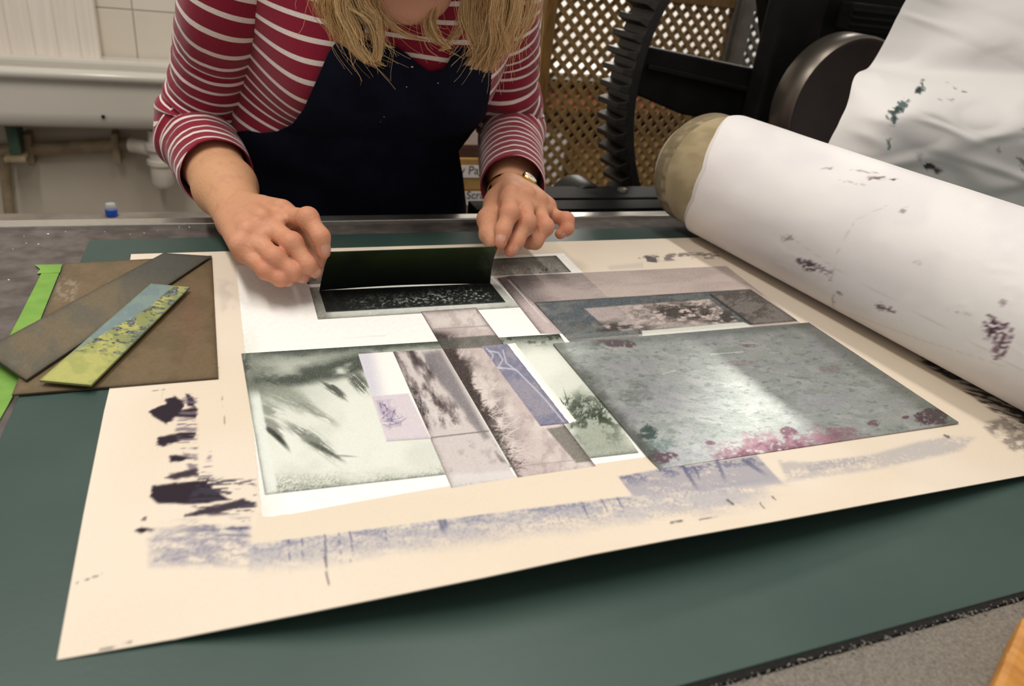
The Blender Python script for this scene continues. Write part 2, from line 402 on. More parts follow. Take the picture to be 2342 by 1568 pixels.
# white specks of chalk and lint on the bed
rng = np.random.RandomState(3); m = MB()
for px, py in [(88, 558), (60, 556), (110, 535), (240, 530), (298, 536), (360, 527), (410, 521), (433, 520), (55, 540), (150, 530), (330, 533), (30, 570), (20, 640), (70, 700), (40, 745)]:
    c = P(px, py, z=ZB); r = .0007+.0006*rng.rand()
    r *= .4+.5*rng.rand(); m.lathe([(.0001, .0005), (r, .0003), (r, 0)], c, n=5)
o = m.build('specks', M['label'], bed); o['kind'] = 'stuff'

mt = tag(empty('rubber_mat', (.3, .4, ZB)), 'dark teal smooth mat covering most of the press bed', 'mat')
TL = P(205, 548, z=ZM); FL = P(18, 960, z=ZM); dl = (FL-TL)/(FL-TL)[1]
yf0, yf1 = P(1535, 1568, z=ZM)[1], P(2342, 1351, z=ZM)[1]
xl = TL[0]+dl[0]*(yf0-TL[1])
ytop = P(1500, 521, z=ZM)[1]
cor = [(xl, yf0), (1.5, yf1+(yf1-yf0)*2), (1.5, ytop), (TL[0], TL[1])]
MB().prism([(x, y, ZB+.0001) for x, y in cor], (0, 0, ZM-ZB-.0001)).build('top', M['mat'], mt, bevel=.0006)
# black ragged edge with lint along the front
n = 260; V = []; F = []
for i in range(n+1):
    x = -.02+1.1*i/n; yy = yf0+(yf1-yf0)*(x-xl)/(.4-xl)*.0+ (yf1-yf0)*.0
    w = .0042+.0012*float(vnoise(np.array(x*220.), np.array(0.), 5)); yy = yf0
    V += [(x, yy+.0004, ZM-.0003), (x, yy-w, ZM-.0012), (x, yy-w-.0006, ZB)]
    if i: k = 3*i; F += [(k-3, k-2, k+1, k), (k-2, k-1, k+2, k+1)]
MB().add(V, F).build('ragged_edge', M['matedge'], mt)
m = MB()
for i in range(900):
    x = .12+rng.rand()*.9; y = yf0-.0035-abs(rng.randn())*.0022
    a = rng.rand()*6.28; l = .0004+.0010*rng.rand()**2; d = np.array([math.cos(a)*l, math.sin(a)*l, .0004*rng.rand()])
    c = np.array([x, y, ZB+.0030+.001*rng.rand()]); m.tube([c, c+d*.5+rng.randn(3)*.0002, c+d], .00018+.0002*rng.rand(), 4)
o = m.build('lint', M['lint'], mt); o['kind'] = 'stuff'

tag(MB().box((.06, -.10, ZB+.0001), (1.35, yf0-.0052, ZB+.0026)).build('grey_felt', M['greyfelt'], None, bevel=.001), 'speckled grey felt sheet lying in front of the black mat edge', 'felt')
# ------------------------------------------------------------------ wooden piece at the lower right corner
m = MB(); xa = P(2205, 1568, z=.02)
wood = [P(x, y, z=.0178) for x, y in ((2262, 1580), (2302, 1490), (2336, 1412), (2400, 1330), (2600, 1300), (2700, 1700))]
tag(MB().prism(wood, (0, 0, -.0210)).build('wooden_block', M['orange'], None, bevel=.004), 'orange varnished wooden block at the lower right corner of the bed', 'block')

# ------------------------------------------------------------------ blotter
def paint_blotter(px, py, wx, wy):
    c = np.empty(px.shape+(3,)); c[:] = (246, 233, 215)
    c = mix(c, (240, 224, 202), sm(.4, .7, fbm(wx*9, wy*9, 3, 1))*.6)
    ink, blue, grey = (46, 36, 48), (74, 78, 112), (150, 146, 150)
    def region(poly, soft): return sm(-soft, soft, poly_sd(px, py, poly))
    # faded blue-grey band along the front of the print
    dr = fbm(px/60, py/14, 4, 2); sp = fbm(px/4.5, py/3.2, 4, 3); fine = fbm(px/3.2, py/2.2, 3, 4)
    d = py-(1243-.1273*(px-575)); inx = sm(560, 580, px)*sm(1800, 1650, px)
    band = inx*sm(-2, 3, d)*sm(82+30*(dr-.5), 26, d)
    c = mix(c, (190, 187, 194), band*sm(.22, .55, dr*.6+sp*.4)*.85)
    c = mix(c, (118, 124, 154), band*sm(34, 0, d+26*(dr-.5))*sm(.46, .62, dr)*sm(.3, .6, fine)*.85)
    c = mix(c, (150, 150, 166), band*sm(.52, .66, sp)*.45)
    # a few streaks dragged towards the viewer
    for x0, dx, ln, w in ((742, 8, 100, 2.6), (690, 4, 70, 1.6), (800, 10, 60, 2.2), (880, 8, 50, 1.4), (1005, 14, 40, 6), (1016, 8, 26, 5), (660, 4, 90, 1.2), (775, 6, 90, 1.2), (1330, 22, 50, 2), (1375, 22, 40, 2), (1410, 20, 30, 2)):
        y0 = 1243-.1273*(x0-575); q, al = line_d(px+(sp-.5)*4, py, [(x0, y0), (x0+dx*.5, y0+ln*.5), (x0+dx, y0+ln)])
        c = mix(c, (92, 96, 130), sm(w*1.3, w*.3, q)*sm(1., .3, al)*.7)
    c = mix(c, (150, 154, 190), region([(946, 1176), (985, 1172), (1000, 1200), (962, 1206)], 5)*.5*sm(.35, .6, sp))
    # darker blue block beside the print's lower edge
    b2 = region([(1415, 1090), (1510, 1072), (1730, 1040), (1790, 1105), (1600, 1120), (1445, 1134)], 3)
    c = mix(c, (172, 170, 182), b2*sm(.2, .5, sp*.5+dr*.5)*.85); c = mix(c, (62, 68, 108), b2*sm(.40, .60, fbm(px/26, py/9, 4, 11))*sm(1118, 1050, py+.14*(px-1500))*sm(.25, .55, fine)*.95)
    for x0, y0, x1, y1, w in ((1560, 1065, 1604, 1130, 5), (1640, 1055, 1662, 1105, 6), (1590, 1070, 1602, 1100, 3), (1700, 1052, 1760, 1090, 6)):
        q, al = line_d(px+(sp-.5)*5, py, [(x0, y0), (x1, y1)]); c = mix(c, (84, 88, 120), sm(w, w*.4, q)*sm(1.05, .4, al)*.55)
    b4 = region([(1450, 1134), (1790, 1098), (1820, 1120), (1500, 1176), (1440, 1190)], 12); c = mix(c, (204, 200, 202), b4*sm(.3, .6, dr)*.7)
    b3 = region([(1780, 1052), (1860, 1058), (1990, 1040), (2100, 1010), (2170, 996), (2230, 1000), (2200, 1030), (1990, 1075), (1800, 1100)], 6)
    c = mix(c, (192, 187, 188), b3*sm(.25, .55, dr*.5+sp*.5)*.75)
    b5 = region([(1840, 1058), (1985, 1042), (1990, 1058), (1850, 1078)], 3); c = mix(c, (178, 174, 180), b5*sm(.3, .55, sp)*.6)
    # clean rectangle left by an earlier sheet
    cl = region([(575, 1243), (1447, 1132), (1412, 1092), (590, 1170)], 2.5)
    c = mix(c, (243, 229, 208), cl*.93)
    # heavy black ink, left
    lx = fbm(px/70, py/4.2, 4, 21); rag = (fbm(px/16, py/6, 3, 22)-.5)*34
    for poly, k in (([(342, 940), (380, 922), (400, 905), (412, 915), (418, 938), (450, 930), (448, 955), (400, 952), (382, 970), (345, 948)], 1.),
                    ([(375, 915), (392, 908), (418, 915), (420, 930), (395, 930)], .9), ([(424, 900), (434, 902), (446, 915), (446, 930), (430, 928)], 1.),
                    ([(362, 1000), (376, 998), (410, 990), (448, 988), (440, 1002), (400, 1012), (372, 1020), (358, 1016)], 1.),
                    ([(388, 1042), (402, 1040), (440, 1045), (402, 1056), (388, 1056)], 1.), ([(376, 1092), (395, 1082), (452, 1070), (452, 1086), (400, 1096)], .9),
                    ([(350, 1112), (400, 1104), (470, 1098), (490, 1120), (520, 1140), (470, 1150), (440, 1152), (360, 1150), (343, 1135)], 1.),
                    ([(420, 1176), (470, 1160), (560, 1140), (575, 1150), (500, 1172), (424, 1182)], .9), ([(306, 1212), (322, 1205), (352, 1210), (322, 1219)], 1.), ([(325, 1183), (334, 1180), (334, 1188), (325, 1190)], 1.)):
        c = mix(c, ink, sm(-3, 3, poly_sd(px+rag*.35, py+rag*.12, poly))*k)
    gb = region([(420, 900), (450, 900), (452, 1100), (482, 1030), (488, 1120), (450, 1118), (400, 990)], 5); c = mix(c, (128, 116, 128), gb*sm(.46, .64, lx)*.8)
    hl = region([(450, 1090), (584, 1098), (586, 1170), (480, 1178), (430, 1150)], 6); c = mix(c, (64, 58, 72), hl*sm(.46, .56, lx)*.9)
    h2 = region([(350, 1190), (570, 1186), (572, 1225), (350, 1230)], 8); c = mix(c, (70, 74, 108), h2*sm(.48, .68, fbm(px/60, py/6, 4, 24))*sm(340, 560, px)*.95)
    h3 = region([(342, 1215), (568, 1205), (570, 1290), (345, 1292)], 14); c = mix(c, (140, 140, 164), h3*(sm(.30, .62, fbm(px/40, py/9, 4, 25))*.5+sm(.45, .6, fbm(px/5, py/3, 4, 26))*.25))
    # thin cut lines left of the print
    d, _ = line_d(px, py, [(500, 840), (516, 985), (522, 1110)]); c = mix(c, (150, 130, 100), sm(1.5, .3, d)*sm(.2, .6, vnoise(py/9, px*0, 4))*.7)
    d, _ = line_d(px, py, [(360, 1030), (372, 895)]); c = mix(c, (190, 170, 140), sm(1.5, .3, d)*.2)
    # small marks
    for a, b, w in (((350, 893), (378, 890), 1.4), ((176, 1332), (236, 1312), 1.8), ((230, 1486), (300, 1468), 2.6), ((1664, 1143), (1676, 1152), 4), ((1738, 1150), (1748, 1162), 2.5), ((1766, 1135), (1774, 1142), 2), ((1535, 1195), (1560, 1190), 3), ((1600, 1188), (1640, 1182), 2), ((2160, 995), (2170, 999), 4), ((742, 1268), (752, 1345), 2.6), ((800, 1270), (806, 1290), 2)):
        d, _ = line_d(px, py, [a, b]); c = mix(c, (96, 92, 96), sm(w, w*.3, d+(fbm(px/5, py/5, 2, 31)-.5)*3)*.75)
    # right: black brushed ink beside the roll, and grey rubbed patches
    rb = region([(2100, 825), (2160, 860), (2280, 950), (2342, 1000), (2420, 980), (2342, 930), (2200, 840)], 5)
    u = (px-2100)*.55-(py-825)
    c = mix(c, (70, 64, 62), region([(2095, 820), (2170, 868), (2300, 960), (2420, 1080), (2600, 1000), (2200, 800)], 5)*sm(.36, .62, fbm((px+py)/40, (px*.3-py)/5, 4, 41)+sm(0, 55, u)*.18)*.92)
    c = mix(c, (120, 110, 104), region([(2240, 968), (2300, 955), (2420, 1010), (2420, 1090), (2300, 1020)], 6)*sm(.35, .6, fbm(px/22, py/10, 4, 43))*.65)
    g2 = region([(1460, 590), (1480, 582), (1642, 575), (1645, 590), (1492, 598)], 3); c = mix(c, (120, 112, 110), g2*sm(.42, .62, fbm(px/18, py/5, 3, 44))*.8)
    g3 = region([(1476, 585), (1500, 588), (1503, 600), (1480, 598)], 2); c = mix(c, (70, 66, 70), g3*.75)
    c = mix(c, (205, 198, 192), region([(1390, 608), (1470, 600), (1472, 612), (1395, 617)], 4)*.5)
    c = mix(c, (214, 206, 196), region([(500, 640), (540, 640), (545, 720), (505, 720)], 8)*sm(.4, .6, fbm(px/30, py/30, 3, 45))*.5)
    return c
bx0 = P(250, 890, z=ZBL)[0]; bx1 = .66; by1 = P(600, 572, z=ZBL)[1]
nx, ny = 820, 440
u = np.linspace(0, 1, nx); v = np.linspace(0, 1, ny)**1.25
fx = np.array([130, 400, 700, 1100, 1354, 1551, 1779, 2001, 2342, 2700]); fy = np.array([1508, 1460, 1401, 1321, 1267, 1230, 1190, 1149, 1087, 1024])
lift = lambda t: .021*np.sin(np.clip((t-.10)/.92, 0, 1)*math.pi)**.9
G = np.zeros((ny, nx, 3))
fr = np.array([P(a, b, z=ZBL+float(lift((a-130)/2300.))) for a, b in zip(fx, fy)])
lf = np.array([P(250, 890, z=ZBL), P(238, 940, z=ZBL), P(190, 1180, z=ZBL), P(130, 1508, z=ZBL)])
for j in range(ny):
    t = v[j]
    yl = by1+(fr[0, 1]-by1)*t
    xs = np.interp(-yl, -lf[:, 1], lf[:, 0])+u*(bx1-np.interp(-yl, -lf[:, 1], lf[:, 0]))
    yfr = np.interp(xs, fr[:, 0], fr[:, 1]); zfr = np.interp(xs, fr[:, 0], fr[:, 2])-ZBL
    yy = by1+(yfr-by1)*t
    G[j, :, 0] = xs; G[j, :, 1] = yy; G[j, :, 2] = ZBL+zfr*np.clip((.345-yy)/(.345-yfr), 0, 1)**1.7
px, py = proj(G)
bl = grid_obj('blotter_sheet', G[::-1], lin(paint_blotter(px, py, G[..., 0], G[..., 1]))[::-1]*.79, M['blot'], None, .0006, under=90)
tag(bl, 'large cream blotter sheet stained with blue and black ink under the prints', 'paper')
# ------------------------------------------------------------------ prints
def rect_panel(name, q, paint, parent, z, step, mat='paper', thick=0.0, deckle=0.0, gain=.92):
    """a rectangle of the sheet (from four corners) as a fine grid with its printed colours"""
    W4 = [P(a, b, z=z) for a, b in q]            # tl, tr, br, bl
    w = np.linalg.norm(W4[1]-W4[0]); h = np.linalg.norm(W4[3]-W4[0])
    nx, ny = max(int(w/step), 6), max(int(h/step), 6)
    s, t = np.meshgrid(np.linspace(0, 1, nx), np.linspace(0, 1, ny)); s3, t3 = s[..., None], t[..., None]
    G = (W4[0]*(1-s3)+W4[1]*s3)*(1-t3)+(W4[3]*(1-s3)+W4[2]*s3)*t3
    if deckle:
        e = (fbm(G[..., 0]*260, G[..., 1]*260, 4, 77)-.5)*deckle*2
        f = np.exp(-np.minimum(np.minimum(s, 1-s)*w, np.minimum(t, 1-t)*h)/.004)
        G[..., 1] += e*f; G[..., 0] += e*.6*f
    px, py = proj(G)
    c = paint(px, py, s, t, G[..., 0], G[..., 1])
    g_ = np.random.RandomState(len(name)*7+nx).randn(*px.shape)[..., None]*(2.0+13*np.clip(1-c.mean(-1, keepdims=True)/235., 0, .75))
    c = c+g_*(1. if mat == 'paper' else .25)
    return grid_obj(name, G[::-1], lin(np.clip(c, 0, 255))[::-1]*gain, M[mat], parent, thick)
def full(px, col): c = np.empty(px.shape+(3,)); c[:] = col; return c
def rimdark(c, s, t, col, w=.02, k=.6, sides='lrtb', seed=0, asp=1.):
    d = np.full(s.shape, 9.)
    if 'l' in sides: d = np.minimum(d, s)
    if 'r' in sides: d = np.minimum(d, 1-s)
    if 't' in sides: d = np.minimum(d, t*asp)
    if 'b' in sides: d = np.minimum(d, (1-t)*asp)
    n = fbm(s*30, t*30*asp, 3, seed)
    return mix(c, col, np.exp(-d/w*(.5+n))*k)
def twigs(px, py, roots, n, spread, length, width, seed, sub=6, curl=.6):
    """plant mark: bundles of fine curved strokes, returns ink density"""
    r = np.random.RandomState(seed); out = np.zeros(px.shape)
    for (x, y, ang) in roots:
        for i in range(n):
            a = ang+r.randn()*spread; L = length*(.5+r.rand()*.8); cv = r.randn()*curl
            pts = [(x+r.randn()*length*.15, y+r.randn()*length*.12)]
            for k in range(sub):
                aa = a+cv*k/sub; pts.append((pts[-1][0]+math.cos(aa)*L/sub, pts[-1][1]+math.sin(aa)*L/sub))
            pt = np.array(pts); x0, y0 = pt.min(0)-8; x1, y1 = pt.max(0)+8
            m = (px > x0) & (px < x1) & (py > y0) & (py < y1)
            if m.any():
                d, al = line_d(px[m], py[m], pts); out[m] = np.maximum(out[m], sm(width*(1.25-al), width*.25*(1.25-al), d))
    return out
pr = tag(empty('collage_print', P(570, 900, z=ZP)), 'large white collage print of pale landscape and mauve panels on the blotter', 'print')
WHITE = (250, 249, 245)
def p_paper(px, py, s, t, wx, wy):
    c = full(px, WHITE)
    c = mix(c, (222, 226, 220), sm(.05, .0, s)*sm(.3, .45, t)*.6)
    d, _ = line_d(px, py, [(785, 772), (882, 766)]); c = mix(c, (205, 200, 196), sm(1.6, .4, d)*.5)
    return c
rect_panel('paper', [(540, 607), (1289, 579), (1742, 1036), (600, 1183)], p_paper, pr, ZP-.0003, .0022, thick=.0005, deckle=.0011)
def p_strip(px, py, s, t, wx, wy):
    c = full(px, (150, 150, 142)); c = mix(c, (96, 96, 88), fbm(px/30, py/14, 4, 5)*sm(.9, .2, t)); c = mix(c, (84, 84, 78), sm(.2, 0, t)*.5)
    g = twigs(px, py, [(x, 634-(x-1100)*.06, -1.57+.3*math.sin(x)) for x in range(1090, 1270, 9)], 5, .55, 19, 1.7, 4)
    c = mix(c, (56, 56, 50), sm(.62, .8, fbm(px/16, py/8, 3, 6))*sm(.5, .95, t)*.8); c = mix(c, (188, 188, 178), g*.8)
    c = mix(c, (176, 178, 170), sm(.55, .7, fbm(px/14, py/7, 3, 7))*sm(.3, .8, t)*sm(1240, 1150, px)*.6)
    return rimdark(c, s, t, (44, 44, 40), .012, .8, 'lrt', 3, .3)
rect_panel('printed_strip', [(695, 614), (1272, 584), (1307, 622), (703, 650)], p_strip, pr, ZP-.00022, .0008)
def p_pale(px, py, s, t, wx, wy):
    c = full(px, (200, 204, 196)); c = mix(c, (216, 219, 211), fbm(px/40, py/20, 3, 8))
    c = mix(c, (134, 134, 126), sm(.085, .03, s)*(.65+.35*fbm(px/12, py/8, 3, 9)))
    c = mix(c, (176, 184, 176), sm(.82, .95, s)*.4)
    return rimdark(c, s, t, (96, 98, 90), .008, .7, 'lb', 5, .2)
rect_panel('printed_strip', [(708, 657), (1123, 634), (1190, 702), (727, 730)], p_pale, pr, ZP-.00014, .0016)
def p_black(px, py, s, t, wx, wy):
    c = full(px, (20, 23, 21))
    tex = fbm(px/5.5, py/2.9, 4, 10); ed = sm(.05, .25, s)*sm(0, .12, 1-s)
    reg = np.exp(-((t-.62-.08*np.sin(s*6))/.33)**2)*ed*(.55+.6*sm(.2, .9, s))
    wr = np.abs(fbm(px/7, py/4, 4, 12)-.5)*2
    c = mix(c, (168, 176, 168), np.clip(sm(.52, .66, tex)*reg*1.25, 0, 1)*sm(.02, .10, wr))
    c = mix(c, (120, 128, 122), sm(.1, .0, wr)*reg*.5)
    c = mix(c, (110, 118, 112), sm(.93, 1., t)*.6)
    return c
rect_panel('black_impression', [(730, 664), (1122, 647), (1157, 691), (746, 714)], p_black, pr, ZP-.00008, .00055)
def p_land(px, py, s, t, wx, wy):
    c = full(px, (214, 219, 209)); c = mix(c, (226, 230, 221), sm(.35, .65, fbm(px/120, py/80, 3, 14)))
    dg, mg = (66, 74, 66), (120, 126, 116)
    n = fbm(px/60, py/34, 4, 15)
    # dark band along the top and cloud of foliage at the upper left
    def feather(cx, cy, rx, ry, ang, k, col, u_=46., v_=4.2, lo=.44, hi=.60, seed=0, tail=0.):
        nonlocal c
        ca, sa = math.cos(ang), math.sin(ang); U = (px-cx)*ca+(py-cy)*sa; Vv = -(px-cx)*sa+(py-cy)*ca
        bend = Vv-tail*(U/rx)**2*ry; q = np.hypot(U/rx, bend/ry)
        n_ = fbm(U/u_, Vv/v_, 4, 200+seed)
        c = mix(c, col, sm(1.1, .35, q)*sm(lo, hi, n_+.20*sm(.9, .1, q))*k)
    top = sm(.20, .0, t+.10*(n-.5)); c = mix(c, (112, 119, 109), top*.85)
    c = mix(c, dg, sm(.075, .0, t+.05*(fbm(px/30, py/14, 3, 16)-.5))*sm(.36, .60, fbm(px/70, py/50, 3, 18)+.1*s)*.9)
    cl1 = np.exp(-(((px-600)/85)**2+((py-868)/46)**2)); d1, _ = line_d(px, py, [(590, 868), (680, 862), (760, 846), (836, 826)]); cl2 = sm(34, 4, d1+14*(n-.5))
    c = mix(c, (132, 138, 127), np.clip(cl1*1.2+cl2*.7, 0, 1)*.85*sm(.16, .40, n+.12)); c = mix(c, dg, np.clip(cl2*1.2, 0, 1)*sm(.30, .55, n+.12*sm(620, 760, px))*.88)
    c = mix(c, (200, 206, 197), np.exp(-(((px-655)/26)**2+((py-842)/13)**2))*.6)
    c = mix(c, (96, 102, 93), np.exp(-(((px-575)/30)**2+((py-885)/60)**2))*.55)
    # drooping feathery branches: streaks running down to the right
    feather(655, 905, 105, 30, .42, .75, (140, 145, 134), 40, 5, .40, .62, 1, .5)
    feather(720, 940, 80, 12, .50, .6, (128, 132, 122), 30, 3.5, .42, .6, 2, .5)
    feather(765, 890, 46, 13, .62, .9, (76, 80, 72), 30, 3, .42, .56, 3, .6)
    feather(820, 872, 44, 22, .80, .9, (84, 88, 80), 50, 3.2, .50, .58, 4, .3)
    feather(612, 935, 48, 20, .35, .7, (120, 125, 114), 26, 4, .42, .60, 5)
    feather(628, 992, 58, 9, .72, 1., (54, 58, 52), 40, 3.4, .36, .52, 6, .9)
    feather(622, 972, 50, 16, .66, .7, (110, 114, 104), 30, 3, .47, .58, 7, .6)
    feather(715, 1004, 92, 22, .62, .85, (116, 120, 110), 34, 3.4, .40, .56, 8, .5)
    feather(745, 1028, 60, 9, .50, .9, (84, 88, 80), 34, 3, .42, .55, 9, .5)
    feather(785, 1042, 40, 2.6, .06, .6, (110, 114, 104), 30, 3, .3, .5, 10)
    # speckled ground along the bottom left and inner margin
    gr = sm(.86, .99, t+.06*(fbm(px/40, py/12, 3, 30)-.5)-.06*sm(.05, .3, s)); c = mix(c, (126, 130, 118), gr*sm(.34, .62, fbm(px/2.4, py/2.0, 3, 31))*.85)
    c = mix(c, (226, 231, 224), sm(.034, .026, s)*sm(.28, .4, t)*.95)
    c = mix(c, (60, 66, 60), sm(.034, .0, s)*sm(.40, .1, t)*sm(.4, .6, fbm(px/9, py/14, 3, 33))*.8)
    # right: foliage at the foot of the pale panel
    fo = sm(-10, 30, poly_sd(px+18*(fbm(px/12, py/12, 3, 35)-.5), py, [(1285, 905), (1330, 880), (1372, 900), (1476, 1040), (1318, 1058)]))
    c = mix(c, (150, 158, 144), fo*.85); c = mix(c, (52, 62, 50), fo*sm(.44, .62, fbm(px/15, py/13, 4, 36))*np.exp(-((py-945)/48)**2)*1.)
    c = mix(c, (64, 72, 62), twigs(px, py, [(1290+i*12, 925+(i*37 % 40), -1.9+.25*(i % 5)) for i in range(8)], 7, .7, 34, 1.8, 66)*.9*sm(870, 900, py))
    c = mix(c, (72, 84, 70), fo*sm(1030, 1056, py+(px-1390)*.14)*.8)
    c = mix(c, (46, 54, 44), sm(.52, .66, fbm(px/14, py/9, 4, 39))*sm(.13, .02, t)*sm(1060, 1200, px)*.9)
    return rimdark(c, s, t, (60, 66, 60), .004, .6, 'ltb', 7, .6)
rect_panel('landscape_panel', [(552, 808), (1279, 763), (1461, 1035), (606, 1131)], p_land, pr, ZP-.0002, .00062)
MAU = (198, 184, 182)
def p_mauve(px, py, s, t, wx, wy):
    c = full(px, MAU); c = mix(c, (214, 204, 200), sm(.35, .65, fbm(px/60, py/60, 3, 40)))
    c = mix(c, (222, 214, 210), sm(.14, .1, t)*.5)
    n = fbm(px/26, py/26, 4, 41)
    # dark bushes along the left edge
    bush = np.exp(-(s/.30)**2)*sm(.12, .22, t)*sm(.98, .5, t); c = mix(c, (66, 56, 54), np.clip(bush*1.5*sm(.30, .6, n+.25*np.exp(-(s/.1)**2)), 0, 1)*.95)
    rt = [(1020+i*10.5, 830+i*17.5, -.35+.3*math.sin(i*2.2)) for i in range(15)]
    c = mix(c, (58, 48, 46), twigs(px, py, rt, 6, .6, 42, 1.8, 71)*.85)
    c = mix(c, (222, 213, 208), twigs(px, py, [(1105+i*9, 905+i*17, -.2+.5*math.sin(i*3.1)) for i in range(9)], 5, .6, 52, 1.6, 72)*.8)
    c = mix(c, (150, 138, 138), sm(.45, .7, fbm(px/14, py/18, 4, 43))*sm(.1, .4, s)*.35)
    # band crossing at the top edge of the landscape, and grey under-panel at lower right
    x = poly_sd(px, py, [(980, 776), (1180, 762), (1186, 790), (996, 800)]); c = mix(c, (86, 88, 82), sm(-2, 2, x)*(.5+.5*n))
    x = poly_sd(px, py, [(1250, 980), (1302, 972), (1372, 1052), (1318, 1058)]); c = mix(c, (118, 116, 108), sm(-2, 2, x)*.85)
    d, _ = line_d(px, py, [(1168, 1068), (1330, 1050)]); c = mix(c, (150, 140, 138), sm(2, .5, d)*.5)
    d, _ = line_d(px, py, [(996, 752), (1128, 744)]); c = mix(c, (150, 138, 138), sm(2, .5, d)*.6)
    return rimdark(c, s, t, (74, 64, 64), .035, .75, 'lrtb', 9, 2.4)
rect_panel('mauve_panel', [(962, 712), (1089, 703), (1376, 1083), (1194, 1108)], p_mauve, pr, ZP-.0001, .00062)
def p_grey(px, py, s, t, wx, wy):
    c = full(px, (206, 198, 196))
    n = fbm((px-py*.5)/20, (py+px*.4)/44, 4, 46)
    up = sm(.66, .60, t); tex = sm(.40, .60, n); c = mix(c, (118, 108, 108), tex*up*sm(1.05, .45, s)*.9); c = mix(c, (70, 62, 64), up*sm(.56, .70, n)*.9*sm(.9, .4, s))
    wed = sm(-6, 8, poly_sd(px, py, [(966, 806), (1008, 800), (1120, 1000), (1108, 1006), (1060, 940), (992, 860)])); c = mix(c, (128, 124, 128), wed*.85)
    c = mix(c, (232, 228, 226), twigs(px, py, [(925+i*14, 880+i*12, .9) for i in range(10)], 5, .6, 34, 1.4, 73)*.5*up)
    c = mix(c, (170, 164, 162), sm(.55, .72, fbm(px/24, py/24, 4, 48))*sm(.6, .7, t)*.6)
    c = mix(c, (92, 86, 84), sm(.6, .75, n)*np.exp(-((1-s)/.25)**2)*sm(.55, .75, t)*.7)
    c = mix(c, (226, 224, 222), sm(.9, .93, t)*.6)
    d, _ = line_d(px, py, [(980, 1001), (1118, 985)]); c = mix(c, (110, 100, 100), sm(2.2, .6, d)*.8)
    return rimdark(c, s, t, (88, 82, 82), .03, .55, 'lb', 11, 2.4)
rect_panel('grey_panel', [(899, 804), (1012, 797), (1188, 1108), (1034, 1119)], p_grey, pr, ZP-.00012, .00062)
def p_lilac(px, py, s, t, wx, wy):
    c = full(px, (246, 244, 240)); c = mix(c, (204, 202, 216), sm(.55, .05, s+.25*(t-.5))*sm(.75, .45, t)*.85)
    blk = sm(-2, 2, poly_sd(px, py, [(848, 906), (934, 899), (985, 1003), (884, 1009)])); c = mix(c, (206, 196, 206), blk*.8)
    c = mix(c, (176, 166, 186), sm(-3, 3, poly_sd(px, py, [(860, 915), (898, 912), (932, 972), (880, 978)]))*sm(.3, .6, fbm(px/14, py/14, 3, 50))*.8)
    c = mix(c, (116, 104, 140), twigs(px, py, [(875, 925, .9), (895, 935, 1.1), (880, 965, .1)], 5, .5, 36, 1.2, 74)*blk)
    return rimdark(c, s, t, (150, 140, 150), .03, .5, 'b', 12, 3)
rect_panel('lilac_panel', [(819, 809), (898, 804), (986, 1002), (884, 1009)], p_lilac, pr, ZP-.00009, .0007)
def p_blue(px, py, s, t, wx, wy):
    c = full(px, (146, 143, 156)); c = mix(c, (124, 125, 146), sm(.4, .62, fbm(px/30, py/26, 4, 52)))
    c = mix(c, (150, 146, 166), sm(.45, .7, fbm(px/8, py/8, 3, 53))*.5)
    for pl in ([(1112, 796), (1128, 812), (1122, 828)], [(1118, 802), (1140, 806), (1150, 822), (1138, 842)], [(1130, 838), (1180, 845), (1240, 905), (1290, 965)], [(1104, 800), (1120, 840), (1148, 842)], [(1150, 800), (1158, 830), (1180, 846)]):
        d, _ = line_d(px, py, pl); c = mix(c, (196, 196, 210), sm(2.6, .8, d)*.8)
    c = mix(c, (176, 162, 170), sm(-2, 2, poly_sd(px, py, [(1095, 800), (1140, 845), (1216, 950), (1240, 980), (1180, 960)])))
    return rimdark(c, s, t, (70, 68, 96), .05, .6, 'rb', 13, 4)
rect_panel('blue_panel', [(1101, 791), (1162, 786), (1302, 967), (1236, 974)], p_blue, pr, ZP-.00005, .00062)
def p_torn(px, py, s, t, wx, wy):
    c = full(px, (251, 250, 245)); return mix(c, (226, 228, 218), sm(.4, .8, s)*.6)
rect_panel('torn_edge', [(1160, 786), (1178, 784), (1318, 962), (1302, 968)], p_torn, pr, ZP-.00003, .0012, deckle=.0008)
def p_kstrip(px, py, s, t, wx, wy):
    c = full(px, (196, 182, 180)); c = mix(c, (108, 98, 98), sm(.62, .3, t)*(.55+.5*fbm(px/16, py/16, 3, 55)))
    d, _ = line_d(px, py, [(1163, 640), (1252, 738)]); c = mix(c, (226, 218, 216), sm(2.2, .6, d)*.8)
    return rimdark(c, s, t, (70, 62, 62), .10, .6, 'lr', 14, 4)
rect_panel('mauve_strip', [(1137, 636), (1172, 630), (1293, 762), (1236, 762)], p_kstrip, pr, ZP-.00006, .0011)

